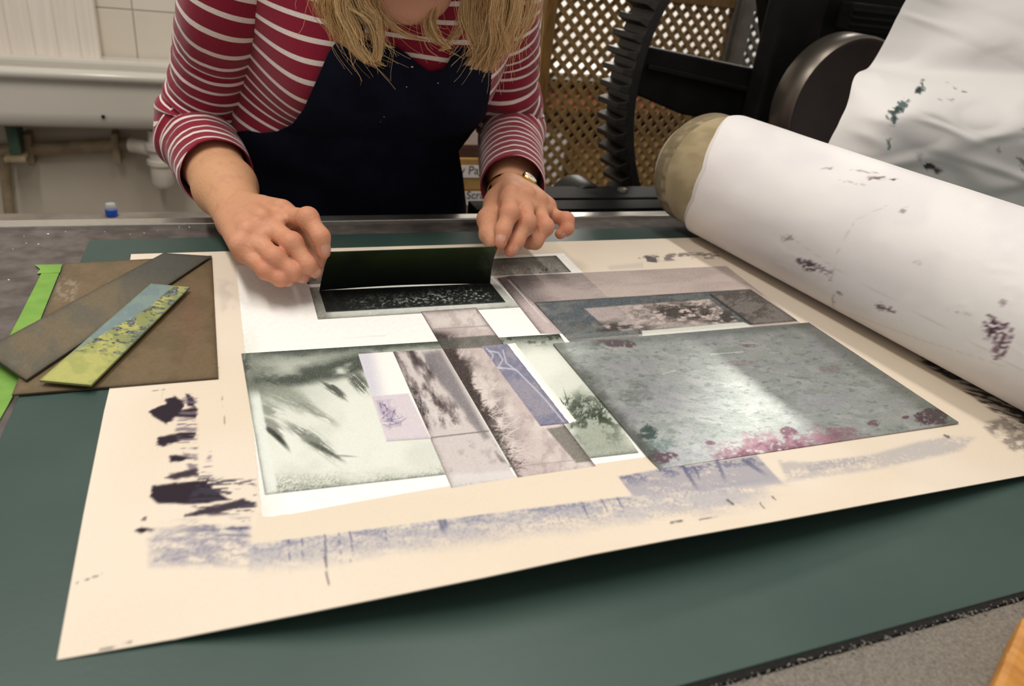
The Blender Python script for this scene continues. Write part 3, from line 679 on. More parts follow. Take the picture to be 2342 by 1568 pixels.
# second, thinner print at the upper right
def p_second(px, py, s, t, wx, wy):
    c = full(px, (176, 164, 160)); n = fbm(px/70, py/10, 4, 56)
    c = mix(c, (142, 132, 130), sm(.35, .7, n)*.6)
    c = mix(c, (112, 102, 102), np.clip(sm(.12, .0, s)+sm(.28, .05, t+.12*(fbm(px/50, py/20, 3, 57)-.5))*.45, 0, 1)*.75)
    rt_ = wx > P(1330, 625, z=ZP)[0]+.0005
    c = mix(c, (206, 190, 180), rt_*.45)
    inn = poly_sd(px, py, [(1224, 692), (1716, 662), (1822, 733), (1296, 776)])
    sl = full(px, (104, 108, 108)); sl = mix(sl, (84, 92, 98), sm(.4, .62, fbm(px/34, py/16, 4, 58))); sl = mix(sl, (138, 132, 130), sm(.5, .75, fbm(px/40, py/14, 3, 59))*.5)
    pk = sm(-2, 2, poly_sd(px, py, [(1336, 705), (1622, 684), (1692, 738), (1396, 758)])); sl = mix(sl, (186, 172, 168), pk*.85); sl = mix(sl, (206, 190, 182), pk*rt_*.5)
    fol = fbm(px/26, py/9, 4, 60)
    f1 = np.exp(-(((px-1570)/85)**2+((py-712)/20)**2)); f2 = np.exp(-(((px-1420)/70)**2+((py-752)/16)**2)); f3 = np.exp(-(((px-1660)/45)**2+((py-727)/12)**2))
    sl = mix(sl, (66, 62, 58), np.clip((f1+f2+f3)*1.5*sm(.36, .60, fol), 0, 1)*.95)
    sl = mix(sl, (60, 56, 52), np.exp(-(((px-1560)/95)**2+((py-712)/24)**2))*sm(.50, .60, fbm((px-py)/9, (py+px*.25)/4, 4, 64))*.9)
    ry = sm(-2, 2, poly_sd(px, py, [(1626, 672), (1717, 662), (1822, 732), (1724, 745)])); sl = mix(sl, (122, 114, 108), ry*.8); sl = mix(sl, (72, 68, 64), ry*sm(.42, .64, fbm(px/22, py/12, 4, 61))*.7)
    d, _ = line_d(px, py, [(1626, 674), (1724, 745)]); sl = mix(sl, (48, 44, 42), sm(4, .8, d)*.8)
    c = np.where((inn > 0)[..., None], sl, c); c = mix(c, (50, 48, 48), sm(2.5, .5, np.abs(inn))*.55)
    lo = poly_sd(px, py, [(1468, 756), (1700, 736), (1722, 746), (1470, 776)]); c = mix(c, (226, 228, 218), sm(-2, 2, lo)*.85)
    lo = poly_sd(px, py, [(1290, 766), (1460, 752), (1460, 780), (1296, 780)]); c = mix(c, (122, 130, 128), sm(-2, 2, lo)*.6)
    return c
sp = rect_panel('mauve_print', [(1163, 631), (1661, 608), (1836, 742), (1305, 782)], p_second, None, ZP+.0002, .00075, thick=.0003)
tag(sp, 'thin mauve and slate print lying under the top edge of the zinc plate', 'print')

# ------------------------------------------------------------------ zinc plate
def p_zinc(px, py, s, t, wx, wy):
    c = full(px, (138, 144, 142)); n = fbm(px/60, py/16, 4, 80); n2 = fbm((px+py*.6)/30, (py-.2*px)/9, 4, 81)
    c = mix(c, (126, 133, 131), sm(.4, .65, n)*.8); c = mix(c, (158, 160, 162), sm(.48, .7, n2)*.5)
    c = mix(c, (98, 108, 105), sm(.60, .72, fbm((px+py*.4)/16, (py-.1*px)/5, 4, 82))*.6)
    c = mix(c, (140, 138, 150), sm(.5, .7, fbm(px/90, py/40, 3, 83))*.4)
    pur, dkg = (88, 58, 72), (40, 56, 54)
    rag = (fbm(px/20, py/13, 4, 84)-.5)*46
    def blob(x, y, rx, ry, k, col): 
        nonlocal c
        c = mix(c, col, sm(1.15, .75, np.hypot((px-x)/rx, (py-y)/ry)+rag/46*1.6)*sm(.22, .5, fbm(px/7, py/5, 4, 89))*k)
    # purple ink along the near edge
    e = (1-t)
    c = mix(c, (120, 86, 98), sm(.16, .04, e+rag*.0032+.10*np.abs(s-.34)+.16*sm(.45, .2, s)*0)*sm(.16, .22, s)*sm(.72, .5, s)*sm(.30, .55, fbm(px/14, py/8, 4, 86))*.9)
    c = mix(c, pur, sm(.09, .01, e+rag*.003+.16*np.abs(s-.26))*sm(.14, .2, s)*sm(.62, .4, s)*sm(.30, .55, fbm(px/9, py/7, 4, 88))*1.)
    for a in ((1800, 985, 22, 12, .85, pur), (1627, 1011, 13, 6, .8, pur), (1996, 968, 16, 7, .7, pur), (1930, 985, 40, 12, .55, (120, 86, 98)), (1890, 1000, 30, 10, .5, (120, 86, 98)), (2133, 951, 34, 20, .85, (64, 46, 54)), (2070, 954, 8, 4, .8, pur), (1505, 1045, 50, 14, .85, (70, 46, 58)),
              (1412, 786, 38, 9, .8, (74, 46, 56)), (1712, 790, 22, 4, .6, pur), (1380, 780, 18, 5, .7, pur), (1485, 988, 22, 18, .85, dkg), (1500, 1020, 45, 18, .55, (74, 96, 94)), (1900, 845, 30, 8, .35, (104, 76, 88)), (1690, 830, 40, 6, .3, (110, 84, 92)), (1450, 900, 30, 30, .25, (70, 76, 74))):
        blob(*a)
    c = mix(c, (60, 62, 58), sm(.05, 0., s+rag*.0012)*.65)
    c = mix(c, (74, 82, 80), sm(.10, .02, t+rag*.001)*.45)
    c = mix(c, (72, 78, 74), sm(.9, .97, s+rag*.0006)*.4)  # shadow strip beside the roll, painted into the plate's right end
    d, _ = line_d(px, py, [(1625, 810), (1700, 804)]); c = mix(c, (205, 205, 198), sm(1.3, .3, d)*.7)
    d, _ = line_d(px, py, [(1515, 855), (1545, 846)]); c = mix(c, (205, 205, 198), sm(1.3, .3, d)*.6)
    return c
zp = rect_panel('zinc_plate', [(1265, 785), (1850, 737), (2193, 965), (1507, 1072)], p_zinc, None, ZP+.0016, .00062, 'zinc', .0012, gain=1.7)
tag(zp, 'shiny zinc plate with purple ink stains lying on the right of the print', 'metal plate')

# ------------------------------------------------------------------ plates at the left
def p_brown(px, py, s, t, wx, wy):
    c = full(px, (116, 99, 73)); c = mix(c, (106, 91, 66), sm(.4, .65, fbm(px/50, py/30, 4, 90)))
    k = sm(-6, 10, poly_sd(px+14*(fbm(px/10, py/6, 3, 91)-.5), py, [(132, 632), (184, 640), (170, 694), (120, 684)])); c = mix(c, (150, 138, 122), k*sm(.42, .62, fbm(px/3.5, py/9, 3, 92))*.8)
    c = mix(c, (120, 82, 70), np.exp(-(((px-435)/26)**2+((py-720)/70)**2))*.4)
    c = mix(c, (112, 98, 74), sm(-2, 2, poly_sd(px, py, [(40, 872), (105, 872), (108, 884), (35, 892)]))*.4)
    return rimdark(c, s, t, (60, 50, 36), .01, .5, 'lrtb', 15)
bp = rect_panel('brown_plate', [(148, 602), (484, 584), (499, 863), (27, 902)], p_brown, None, ZP+.0006, .0016, 'plate', .0013, gain=.85)
tag(bp, 'wide brown card plate lying on the left edge of the blotter', 'plate')
def p_brown2(px, py, s, t, wx, wy):
    c = full(px, (110, 99, 78)); c = mix(c, (96, 92, 80), sm(.4, .65, fbm(px/60, py/60, 4, 94)))
    c = mix(c, (70, 74, 72), sm(.55, .85, s)*.7); c = mix(c, (118, 116, 106), sm(.6, .75, fbm(px/30, py/14, 4, 95))*sm(.5, .2, s)*.35)
    return rimdark(c, s, t, (52, 48, 40), .012, .6, 'lrtb', 16, .3)
bp2 = rect_panel('dark_strip_plate', [(-40, 800), (374, 578), (483, 585), (60, 868)], p_brown2, None, ZP+.0030, .0016, 'plate', .0014, gain=.85)
tag(bp2, 'long dark olive strip plate laid diagonally across the brown plate', 'plate')
def p_green(px, py, s, t, wx, wy):
    # s along the strip from the lower left end to the upper right, t across
    c = full(px, (180, 180, 106)); c = mix(c, (164, 168, 98), sm(.45, .65, fbm(px/30, py/20, 3, 96)))
    edge = .50-.42*sm(.30, 1.05, s)*0
    sky = sm(.06, -.03, t-.04-.52*sm(.22, .80, s)+.10*(fbm(px/16, py/12, 3, 97)-.5)); c = mix(c, (128, 150, 146), sky*sm(.18, .30, s))
    c = mix(c, (112, 132, 140), sky*sm(.18, .30, s)*sm(.4, .62, fbm(px/22, py/16, 3, 98))*.6)
    land = (1-sky)*sm(.20, .34, s+.12*(fbm(px/20, py/14, 3, 99)-.5)); n = fbm((px*.9+py*.3)/13, (py*.9-px*.1)/4.6, 4, 100)
    c = mix(c, (118, 128, 84), land*sm(.42, .55, fbm(px/30, py/14, 3, 101))*.6)
    c = mix(c, (50, 60, 66), land*sm(.50, .60, n)*.9); c = mix(c, (146, 156, 170), land*sm(.64, .70, n)*.7)
    c = mix(c, (128, 142, 120), land*sm(.7, .95, t)*.35)
    return rimdark(c, s, t, (112, 120, 72), .006, .5, 'lrtb', 17, .3)
gp = rect_panel('green_landscape_plate', [(90, 869), (345, 648), (434, 656), (208, 880)], p_green, None, ZP+.0050, .0005, 'plate', .0014, gain=.85)
tag(gp, 'yellow-green strip plate painted with a rocky landscape on top of the brown plates', 'plate')

# lime masking tape
tp = tag(empty('masking_tape', P(60, 760, z=ZB)), 'long lime green strip of masking tape under the brown plates', 'tape')
def tape_quad(q, z, name, jag=None):
    a = [P(x, y, z=z) for x, y in q]; return MB().prism(a, (0, 0, -.0004)).build(name, M['tape'], tp)
tape_quad([(98, 618), (136, 622), (88, 740), (30, 790), (14, 782), (40, 733)], -.0052, 'strip')
tape_quad([(20, 772), (88, 740), (30, 905), (-30, 1010), (-120, 1130), (-160, 1080), (-60, 930)], -.0052, 'strip')
tape_quad([(79, 605), (142, 604), (137, 623), (84, 625), (92, 615)], -.0049, 'torn_end')
# ------------------------------------------------------------------ felt blankets thrown back from the roller, with tissue over them
XC = lambda y: .553+(.76-y)*.115
RR = .0705
def roll_profile(y, off, n=70, a_end=-50, tail=.0, drop=0.0, a_beg=262):
    """cross-section (x, z) of the turned-back blanket at depth y; off = distance outside the core radius"""
    r = RR+off; a = np.radians(np.linspace(a_beg, a_end, n)); xc = XC(y)
    x = xc+r*np.cos(a); z = RR+r*np.sin(a)
    return x, np.maximum(z, .0002+max(off, 0)*.3)
def roll_grid(y0, y1, off, ny, n=70, a_end=-50, tail=.0, edge=None, wob=0., a_beg=262):
    G = []
    for j in range(ny):
        row = []
        t = j/(ny-1)
        x, z = roll_profile(.5, off, n, a_end, tail, a_beg=a_beg); k = len(x); a = np.linspace(0, 1, k)
        ye = y0+(edge(a) if edge is not None else np.zeros(k)); yy = ye+(y1-ye)*t
        r_x = x-XC(.5)+XC(yy)
        w = wob*(fbm(a*5, yy*9, 3, 5)-.5)*np.minimum(1, a*6) if wob else 0
        G.append(np.stack([r_x-w, yy, z+w*.6], -1))
    return np.array(G)
G = roll_grid(.752, .05, -.004, 60); 
nF = fbm(G[..., 1]*60, G[..., 0]*60+G[..., 2]*60, 3, 6)
fb = empty('felt_blanket', (XC(.5), .4, 0)); tag(fb, 'thick tan wool press felt turned back in a roll at the right', 'press blanket')
C = mix(full(nF, (160, 145, 112)), (142, 128, 96), sm(.4, .6, nF))
grid_obj('felt', G, lin(C), M['felt'], fb, .011, (0, 0, 0))
# visible cut thickness at the far end
def lip(y, off0, off1, name, col, par, dy):
    x0, z0 = roll_profile(y, off0); x1, z1 = roll_profile(y, off1); k = len(x0)
    rows = []
    for o_, yy in ((off0, y-.02), (off0, y), (off0+.25*(off1-off0), y+dy), (off0+.75*(off1-off0), y+dy), (off1, y), (off1, y-.02)):
        x, z = roll_profile(y, o_); rows.append(np.stack([x-XC(y)+XC(yy), np.full(k, yy), z], -1))
    Gl = np.array(rows); n_ = fbm(Gl[..., 0]*90, Gl[..., 2]*90, 3, 9)
    return grid_obj(name, Gl, lin(mix(full(n_, col), np.array(col)*.88, sm(.4, .6, n_))), M['felt'], par)
lip(.752, -.013, -.004, 'cut_edge', (190, 174, 138), fb, .003)
ub = empty('under_blanket', (XC(.5), .4, 0)); tag(ub, 'cream under-felt edge showing at the far end of the tan felt roll', 'press blanket')
G = roll_grid(.766, .05, -.0135, 30); n_ = fbm(G[..., 1]*60, G[..., 0]*80, 3, 7)
grid_obj('felt', G, lin(mix(full(n_, (228, 215, 186)), (208, 194, 162), sm(.4, .6, n_))), M['felt'], ub)
lip(.766, -.022, -.0135, 'cut_edge', (232, 220, 192), ub, .003)

def paint_tissue(px, py, base=(226, 223, 222)):
    c = full(px, base); c = mix(c, (216, 212, 214), sm(.35, .65, fbm(px/130, py/90, 3, 110))*.7)
    pur = (86, 66, 76)
    def stain(x, y, rx, ry, rot, k, col=pur, sc=9., seed=120):
        nonlocal c
        ca, sa = math.cos(rot), math.sin(rot); u = ((px-x)*ca+(py-y)*sa)/rx; v = (-(px-x)*sa+(py-y)*ca)/ry
        d = np.hypot(u, v); n = fbm(px/sc, py/sc, 4, seed)
        c = mix(c, col, sm(1.1, .5, d+(n-.5)*1.7)*sm(.34, .56, fbm(px/(sc*.45), py/(sc*.4), 4, seed+7))*k)
    for a in ((2005, 407, 20, 6, 0, 1.), (2042, 411, 10, 3, -.3, .8, (30, 28, 30)), (1975, 392, 25, 3, .1, .4), (2105, 389, 14, 3, 0, .5), (2200, 413, 16, 3, .2, .7), (2065, 483, 14, 5, -.6, .7, (110, 100, 100)), (1800, 545, 16, 9, 0, .55, (120, 96, 108)), (1847, 606, 26, 12, .5, .95), (1880, 615, 16, 12, .9, .6), (1900, 630, 6, 22, 0, .45), (1922, 672, 12, 4, .6, .5, (70, 66, 66)),
              (2014, 698, 14, 9, .9, .85), (2035, 708, 14, 6, .4, .8), (2295, 692, 9, 8, 0, .5), (2275, 757, 26, 34, -.3, 1.1, (84, 56, 72)), (2300, 778, 14, 44, .2, .85, (92, 62, 78)), (2283, 800, 16, 22, 0, .8, (92, 62, 78)), (2060, 730, 6, 3, .5, .6), (1905, 690, 4, 18, 0, .3), (1890, 385, 16, 3, -.1, .4), (1960, 420, 40, 2, .2, .25), (2190, 714, 30, 3, .2, .25), (2100, 600, 12, 5, 0, .2)):
        stain(*a)
    for pl, k in (([(2030, 470), (1960, 500), (1920, 560), (1900, 640)], .3), ([(1820, 550), (1920, 620), (2050, 690), (2200, 770), (2342, 850)], .22), ([(1780, 650), (1900, 700), (2100, 775), (2300, 838)], .18)):
        d, _ = line_d(px, py, pl); c = mix(c, (196, 186, 180), sm(2.2, .4, d)*k*2)
    return c
# tissue paper lying over the felt roll
def edge(a):                                      # the far edge of the sheet runs obliquely round the roll
    return np.interp(a, [0, .05, .14, .24, .33, .43, .52, .7, 1.], [.0, -.002, -.022, -.048, -.052, -.032, -.006, .002, .0])*1.
G = roll_grid(.722, .05, .0008, 260, 200, -50, 0, edge, .0030, 266)
# the sheet hangs free from the left of the roll down to the blotter
a = np.linspace(0, 1, G.shape[1])
px, py = proj(G)
tis = empty('tissue_sheet', (XC(.5)-.05, .4, 0)); tag(tis, 'white tissue paper with purple ink spots wrapped over the felt roll', 'paper')
wr = (np.abs(fbm(G[..., 1]*14+G[..., 2]*9, G[..., 2]*22, 4, 130)-.5)); wr = sm(.05, 0, wr)*sm(.45, .7, fbm(G[..., 1]*9, G[..., 2]*9, 2, 131))*np.minimum(1, a*8); G[..., 0] -= .0005*wr; G[..., 2] += .0003*wr
grid_obj('sheet', G, lin(paint_tissue(px, py))*.95, M['tissue'], tis)
G2 = roll_grid(.7255, .6, -.0022, 12, 120, -50, 0, lambda a: edge(a)*.9, .0, 266)
grid_obj('under_sheet', G2, lin(full(G2[..., 0], (208, 204, 200))), M['tissue'], tis)

# second tissue sheet heaped over the press behind the roll
rows = [(-330, [2290, 2420, 2600, 2800, 3050, 3400], [.80, .80, .77, .72, .66, .58]), (-120, [2150, 2280, 2480, 2700, 2950, 3300], [.80, .79, .76, .71, .65, .57]), (0, [2072, 2180, 2360, 2580, 2850, 3200], [.79, .785, .75, .70, .64, .56]), (90, [2026, 2130, 2300, 2520, 2800, 3150], [.785, .775, .745, .70, .64, .56]), (150, [1990, 2090, 2260, 2480, 2760, 3100], [.775, .765, .745, .70, .63, .55]),
        (166, [1962, 2080, 2250, 2470, 2750, 3090], [.735, .735, .715, .675, .61, .53]), (186, [1950, 2085, 2250, 2470, 2750, 3090], [.715, .69, .675, .64, .58, .51]), (236, [1938, 2062, 2240, 2460, 2740, 3080], [.705, .655, .642, .61, .56, .50]), (285, [1916, 2040, 2230, 2450, 2730, 3070], [.70, .648, .628, .60, .55, .49]), (360, [1880, 2020, 2220, 2440, 2720, 3060], [.70, .650, .628, .60, .55, .49]), (470, [1850, 2000, 2210, 2430, 2710, 3050], [.69, .655, .632, .60, .55, .49])]
ctl = np.array([[P(x, r0+(x-xs[0])*.06, y=yv) for x, yv in zip(xs, ys)] for r0, xs, ys in rows])
def resample(Cp, n0, n1):
    def cr(A, n):
        m = len(A); t = np.linspace(0, m-1, n); i = np.clip(t.astype(int), 0, m-2); f = (t-i)[:, None, None]
        g = lambda k: A[np.clip(k, 0, m-1)]
        p0, p1, p2, p3 = g(i-1), g(i), g(i+1), g(i+2)
        return .5*((2*p1)+(-p0+p2)*f+(2*p0-5*p1+4*p2-p3)*f**2+(-p0+3*p1-3*p2+p3)*f**3)
    A = cr(Cp, n0); return cr(A.transpose(1, 0, 2), n1).transpose(1, 0, 2)
G = resample(ctl, 220, 220)
px, py = proj(G)
w = np.abs(fbm((px-py*.6)/260, (py+px*.2)/120, 2, 140)-.5); w2 = np.abs(fbm((px+py*.5)/420, (py-px*.35)/90, 2, 141)-.5)
lf_ = np.clip(np.linspace(0, 1, 220)*9, .15, 1)[None, :]
G[..., 1] -= (.0035*sm(.16, 0, w)+.0030*sm(.14, 0, w2))*lf_
def paint_tissue2(px, py):
    c = full(px, (224, 221, 219)); n = fbm(px/9, py/9, 3, 145)
    for pl, w_, k, col in (([(2125, 178), (2090, 215), (2050, 250), (2036, 270)], 9, .9, (70, 88, 86)), ([(2034, 275), (2030, 320), (2024, 350)], 9, .8, (84, 100, 98)), ([(2125, 178), (2096, 206)], 4, 1., (26, 34, 34)), ([(2036, 262), (2048, 250)], 8, .9, (40, 54, 54)), ([(2160, 190), (2185, 206), (2205, 210)], 5, .7, (120, 104, 110)), ([(2100, 330), (2098, 360)], 7, .4, (140, 134, 136)), ([(2278, 352), (2284, 345)], 9, .6, (150, 146, 146)), ([(2330, 362), (2342, 375)], 9, .7, (110, 112, 110)), ([(2120, 378), (2145, 390)], 9, 1., (66, 56, 60)), ([(2140, 225), (2190, 232)], 4, .5, (130, 128, 126)), ([(2310, 382), (2342, 390)], 2, .6, (120, 124, 122)), ([(2320, 290), (2342, 296)], 3, .5, (140, 140, 138))):
        d, _ = line_d(px, py, pl); c = mix(c, col, sm(w_, w_*.4, d+(n-.5)*w_*2.8)*sm(.40, .54, fbm(px/20, py/20, 3, 149))*k)
    return c
t2 = grid_obj('draped_tissue', G, lin(paint_tissue2(px, py))*.95, M['tissue'])
tag(t2, 'crumpled white tissue sheet with dark green ink marks heaped over the press', 'paper')

# ------------------------------------------------------------------ etching press
press = tag(empty('etching_press', (.9, .95, FLOOR)), 'black cast iron etching press with a large toothed gear wheel', 'press')
gc = np.array([.876, 0, .12]); Ri, Ro, Rt = .2965, .309, .326; g0, g1 = .98, 1.045
gear = MB()
n = 96; V = []; F = []
for k in range(n):
    a = 2*math.pi*k/n; ca, sa = math.cos(a), math.sin(a)
    for r, y in ((Ri, g0), (Ro, g0), (Ro, g1), (Ri+.004, g1)): V.append((gc[0]+r*ca, y, gc[2]+r*sa))
for k in range(n):
    k2 = (k+1) % n
    for q in range(4): F.append((k*4+q, k2*4+q, k2*4+(q+1) % 4, k*4+(q+1) % 4))
gw = gear.add(V, F, True).build('gear_wheel', M['irongrease'], press)
# gear teeth, each a wedge across the rim
pitch = .0238/Rt; nt = int(2*math.pi/pitch); pitch = 2*math.pi/nt
hb, ht = pitch*.30, pitch*.16
def rp(r, a, y): return (r*math.cos(a), y, r*math.sin(a))
tm = MB().add([rp(Ro-.002, -hb, g0+.001), rp(Ro-.002, hb, g0+.001), rp(Rt-.003, ht, g0+.006), rp(Rt-.003, -ht, g0+.006), rp(Ro-.002, -hb, g1), rp(Ro-.002, hb, g1), rp(Rt, ht, g1-.002), rp(Rt, -ht, g1-.002)],
              [(0, 1, 2, 3), (7, 6, 5, 4), (0, 4, 5, 1), (1, 5, 6, 2), (2, 6, 7, 3), (3, 7, 4, 0)]).build('tooth', M['irongrease'], None, bevel=.0012)
tmesh = tm.data; bpy.data.objects.remove(tm)
for k in range(nt):
    a = k*pitch
    if not (math.radians(95) < a < math.radians(265)): continue     # the side of the wheel that shows
    t = bpy.data.objects.new('tooth', tmesh); COL.objects.link(t); t.parent = gw
    t.location = (gc[0], 0, gc[2]); t.rotation_euler = (0, -a, 0)
def gplane(x, y, Y=.99): return P(x, y, y=Y)
# spoke
s_ = [gplane(1470, 104), gplane(1765, 166), gplane(1770, 300), gplane(1560, 262), gplane(1450, 214)]
MB().prism(s_, (0, .035, 0)).build('spoke', M['iron'], press, bevel=.003)
MB().bar(gplane(1482, 152, .985), gplane(1724, 208, .985), .007, .006, (0, 1, 0)).build('spoke_rib', M['iron'], press, bevel=.0015)
for ang in (115, 300, 350):
    a = math.radians(ang); d = np.array([math.cos(a), 0, math.sin(a)])
    MB().bar(gc+d*.03+[0, 1.02, 0], gc+d*(Ri+.006)+[0, 1.02, 0], .055, .03, (0, 1, 0)).build('spoke', M['iron'], press, bevel=.003)
MB().lathe([(.001, -.05), (.055, -.05), (.06, -.045), (.06, .05), (.001, .05)], gc+np.array([0, 1.0, 0]), (0, 1, 0), 40).build('hub', M['iron'], press)
# side frame column and cross pieces
c0, c1 = gplane(1752, 120, .96), gplane(1838, 120, .96)
MB().box((c0[0]-.0, .945, -.5), (c1[0]+.01, .985, .44)).build('frame_column', M['iron'], press, bevel=.006)
MB().box((c1[0]+.008, .965, -.5), (1.16, 1.0, .30)).build('frame_web', M['iron'], press, bevel=.004)
a, b = P(1952, 5, y=.93), P(2060, 82, y=.93)
MB().box((a[0], .925, b[2]), (1.2, .955, a[2])).build('bearing_block', M['iron'], press, bevel=.003)
for k in range(3):
    zz = a[2]-(a[2]-b[2])*(.25+.25*k); MB().box((a[0]-.002, .920, zz-.002), (1.2, .926, zz+.002)).build('bearing_plate', M['iron'], press, bevel=.0008)
# unseen upper side frame, added above the gear to darken the zinc plate's reflection
MB().prism([(.46, 1.06, .29), (.845, 1.06, .30), (.885, 1.06, .44), (.955, 1.06, .64), (1.0, 1.06, .80), (.98, 1.06, 1.0), (.50, 1.06, 1.0), (.40, 1.06, .62)], (0, .05, 0)).build('added_frame_head', M['iron'], press, bevel=.006)
# roller end wheel
wc = np.array([.847, .85, .126]); R_ = .1015
MB().lathe([(R_-.004, -.001), (R_, .004), (R_, .042), (R_-.003, .046), (.001, .046)], wc, (0, 1, 0), 64).build('roller_rim', M['steel'], press)
MB().lathe([(.001, .003), (R_-.012, .003), (R_-.006, -.001), (R_-.003, -.001)], wc, (0, 1, 0), 64).build('roller_face', M['steeldark'], press)
MB().lathe([(.02, .03), (.02, .1)], wc+np.array([0, .02, 0]), (0, 1, 0), 24).build('roller_shaft', M['steel'], press)
# rails beside the bed, pinion and bolt
r0, r1, r2 = P(1300, 437, y=.90), P(1300, 452, y=.872), P(1300, 471, y=.868)
MB().add([(.35, .93, r0[2]-.002), (1.3, .93, r0[2]-.002), (1.3, .872, r1[2]), (.35, .872, r1[2]), (.35, .868, r2[2]-.02), (1.3, .868, r2[2]-.02), (.35, .93, r2[2]-.03), (1.3, .93, r2[2]-.03)],
         [(0, 1, 2, 3), (3, 2, 5, 4), (4, 5, 7, 6), (6, 7, 1, 0), (0, 3, 4, 6), (1, 7, 5, 2)]).build('rail', M['iron'], press, bevel=.0015)
q0 = P(1300, 474, y=.835)
MB().box((.30, .832, q0[2]-.035), (1.3, .868, q0[2]-.001)).build('lower_rail', M['iron'], press, bevel=.001)
pc = P(1322, 470, y=.945); 
pn = MB(); R0 = np.linalg.norm(P(1322, 396, y=.945)-pc)
pn.lathe([(.001, -.025), (R0-.012, -.025), (R0-.010, -.022), (R0-.010, .025), (.001, .025)], pc, (0, 1, 0), 48)
pno = pn.build('pinion', M['irongrease'], press)
for k in range(14):
    a = math.radians(20+k*140/13); d = np.array([math.cos(a), 0, math.sin(a)]); tt = np.array([-d[2], 0, d[0]])
    MB().prism([pc+d*(R0-.012)-tt*.0045+[0, -.022, 0], pc+d*(R0-.012)+tt*.0045+[0, -.022, 0], pc+d*R0+tt*.0024+[0, -.022, 0], pc+d*R0-tt*.0024+[0, -.022, 0]], (0, .045, 0)).build('tooth', M['irongrease'], pno)
bq = P(1423, 440, y=.90); MB().lathe([(.001, .006), (.006, .006), (.008, .003), (.008, 0)], bq, n=6).build('bolt', M['steel'], press)
for x in (.38, 1.25): MB().box((x-.03, .84, FLOOR), (x+.03, .93, r2[2]-.03)).build('stand_leg', M['iron'], press, bevel=.005)
MB().box((.36, .03, ZB-.07), (1.25, .86, ZB-.031)).build('bed_support', M['iron'], press, bevel=.004)

# ------------------------------------------------------------------ trellis screens beyond the press
LY = 1.5
def trellis(name, label, x0, x1, z0, z1, mat, fmat, pitch, w, y):
    t = tag(empty(name, ((x0+x1)/2, y, z0)), label, 'trellis', 'trellis screens behind the press')
    t_ = .004
    base = MB().box((-.5, -t_/2, -w/2), (.5, t_/2, w/2)).build('slat', mat, None); me = base.data; bpy.data.objects.remove(base)
    for sgn in (1, -1):
        c = (x0-(z1-z0)) if sgn > 0 else x0
        k = 0
        while c+k*pitch < x1+(0 if sgn > 0 else (z1-z0)):
            cx = c+k*pitch; k += 1
            # line x = cx + sgn*(z-z0)
            za = z0; zb = z1
            if sgn > 0: za = max(za, z0+(x0-cx)); zb = min(zb, z0+(x1-cx))
            else: za = max(za, z0+(cx-x1)); zb = min(zb, z0+(cx-x0))
            if zb-za < .01: continue
            L_ = (zb-za)*math.sqrt(2); zm = (za+zb)/2
            o = bpy.data.objects.new('slat', me); COL.objects.link(o); o.parent = t
            o.matrix_parent_inverse = Matrix.Translation(-Vector(t.location))
            o.location = (cx+sgn*(zm-z0), y+(.0022 if sgn > 0 else -.0022), zm); o.rotation_euler = (0, -sgn*math.pi/4, 0); o.scale = (L_, 1, 1)
    for xa, fm_ in ((x0, fmat), (x1, M['lattice_grey'])):
        MB().box((xa-.012, y-.012, z0-.02), (xa+.012, y+.012, z1+.02)).build('frame_post', fm_, t, bevel=.002)
    for za in (z0, z1): MB().box((x0+.012, y-.011, za-.02), (x1-.012, y+.011, za)).build('frame_rail', fmat, t, bevel=.002)
    return t
lx0 = P(1236, 200, y=LY)[0]; lx1 = P(1676, 60, y=LY)[0]; lz0 = P(1300, 470, y=LY)[2]; lz1 = .235
tr1 = trellis('trellis_screen', 'brown diamond trellis screen with a wooden post behind the gear wheel', lx0, lx1, lz0, lz1, M['lattice'], M['lattframe'], .0288, .0098, LY)
tr2 = trellis('trellis_screen', 'narrow grey diamond trellis beside the dark press column', lx1+.012, lx1+.16, .02, lz1, M['lattice_grey'], M['lattice_grey'], .0280, .0098, LY-.02)
for tr in (tr1,):
    for x in (lx0, lx1): MB().box((x-.012, LY-.012, FLOOR), (x+.012, LY+.012, lz0-.02)).build('foot_post', M['lattframe'], tr)
for x in (lx1+.04, lx1+.19): MB().box((x-.01, LY-.03, FLOOR), (x+.01, LY-.01, .0)).build('foot_post', M['lattice_grey'], tr2)

# ------------------------------------------------------------------ storage shelves behind the trellis
SHY = 2.05
sh = tag(empty('storage_shelf', (1.2, SHY, FLOOR)), 'low shelf unit with a terracotta board behind the trellis', 'shelf')
zt = P(1330, 168, y=SHY)[2]; zo = P(1330, 222, y=SHY)[2]
MB().box((.62, SHY, zt-.02), (2.2, SHY+.3, zt)).build('top_board', M['label'], sh, bevel=.002)
MB().box((.62, SHY, zo-.035), (2.2, SHY+.3, zo)).build('shelf_board', M['terracotta'], sh, bevel=.002)
MB().box((.62, SHY+.29, FLOOR), (2.2, SHY+.3, zt-.02)).build('back_board', M['darkwood'], sh)
for x in (.62, 1.4, 2.2): MB().box((x-.012, SHY, FLOOR), (x+.012, SHY+.29, zt-.02)).build('upright', M['darkwood'], sh)
for zz in (zo-.28, zo-.56): MB().box((.63, SHY, zz-.018), (2.19, SHY+.29, zz)).build('shelf_board', M['darkwood'], sh)
def carton(name, label, lo, hi, mat, group=None, lid=True):
    t = tag(empty(name, ((lo[0]+hi[0])/2, (lo[1]+hi[1])/2, lo[2])), label, 'box', group)
    MB().box(lo, hi).build('body', mat, t, bevel=.002)
    if lid: MB().box((lo[0]-.003, lo[1]-.003, hi[2]-.03), (hi[0]+.003, hi[1]+.003, hi[2]+.003)).build('lid', mat, t, bevel=.002)
    return t
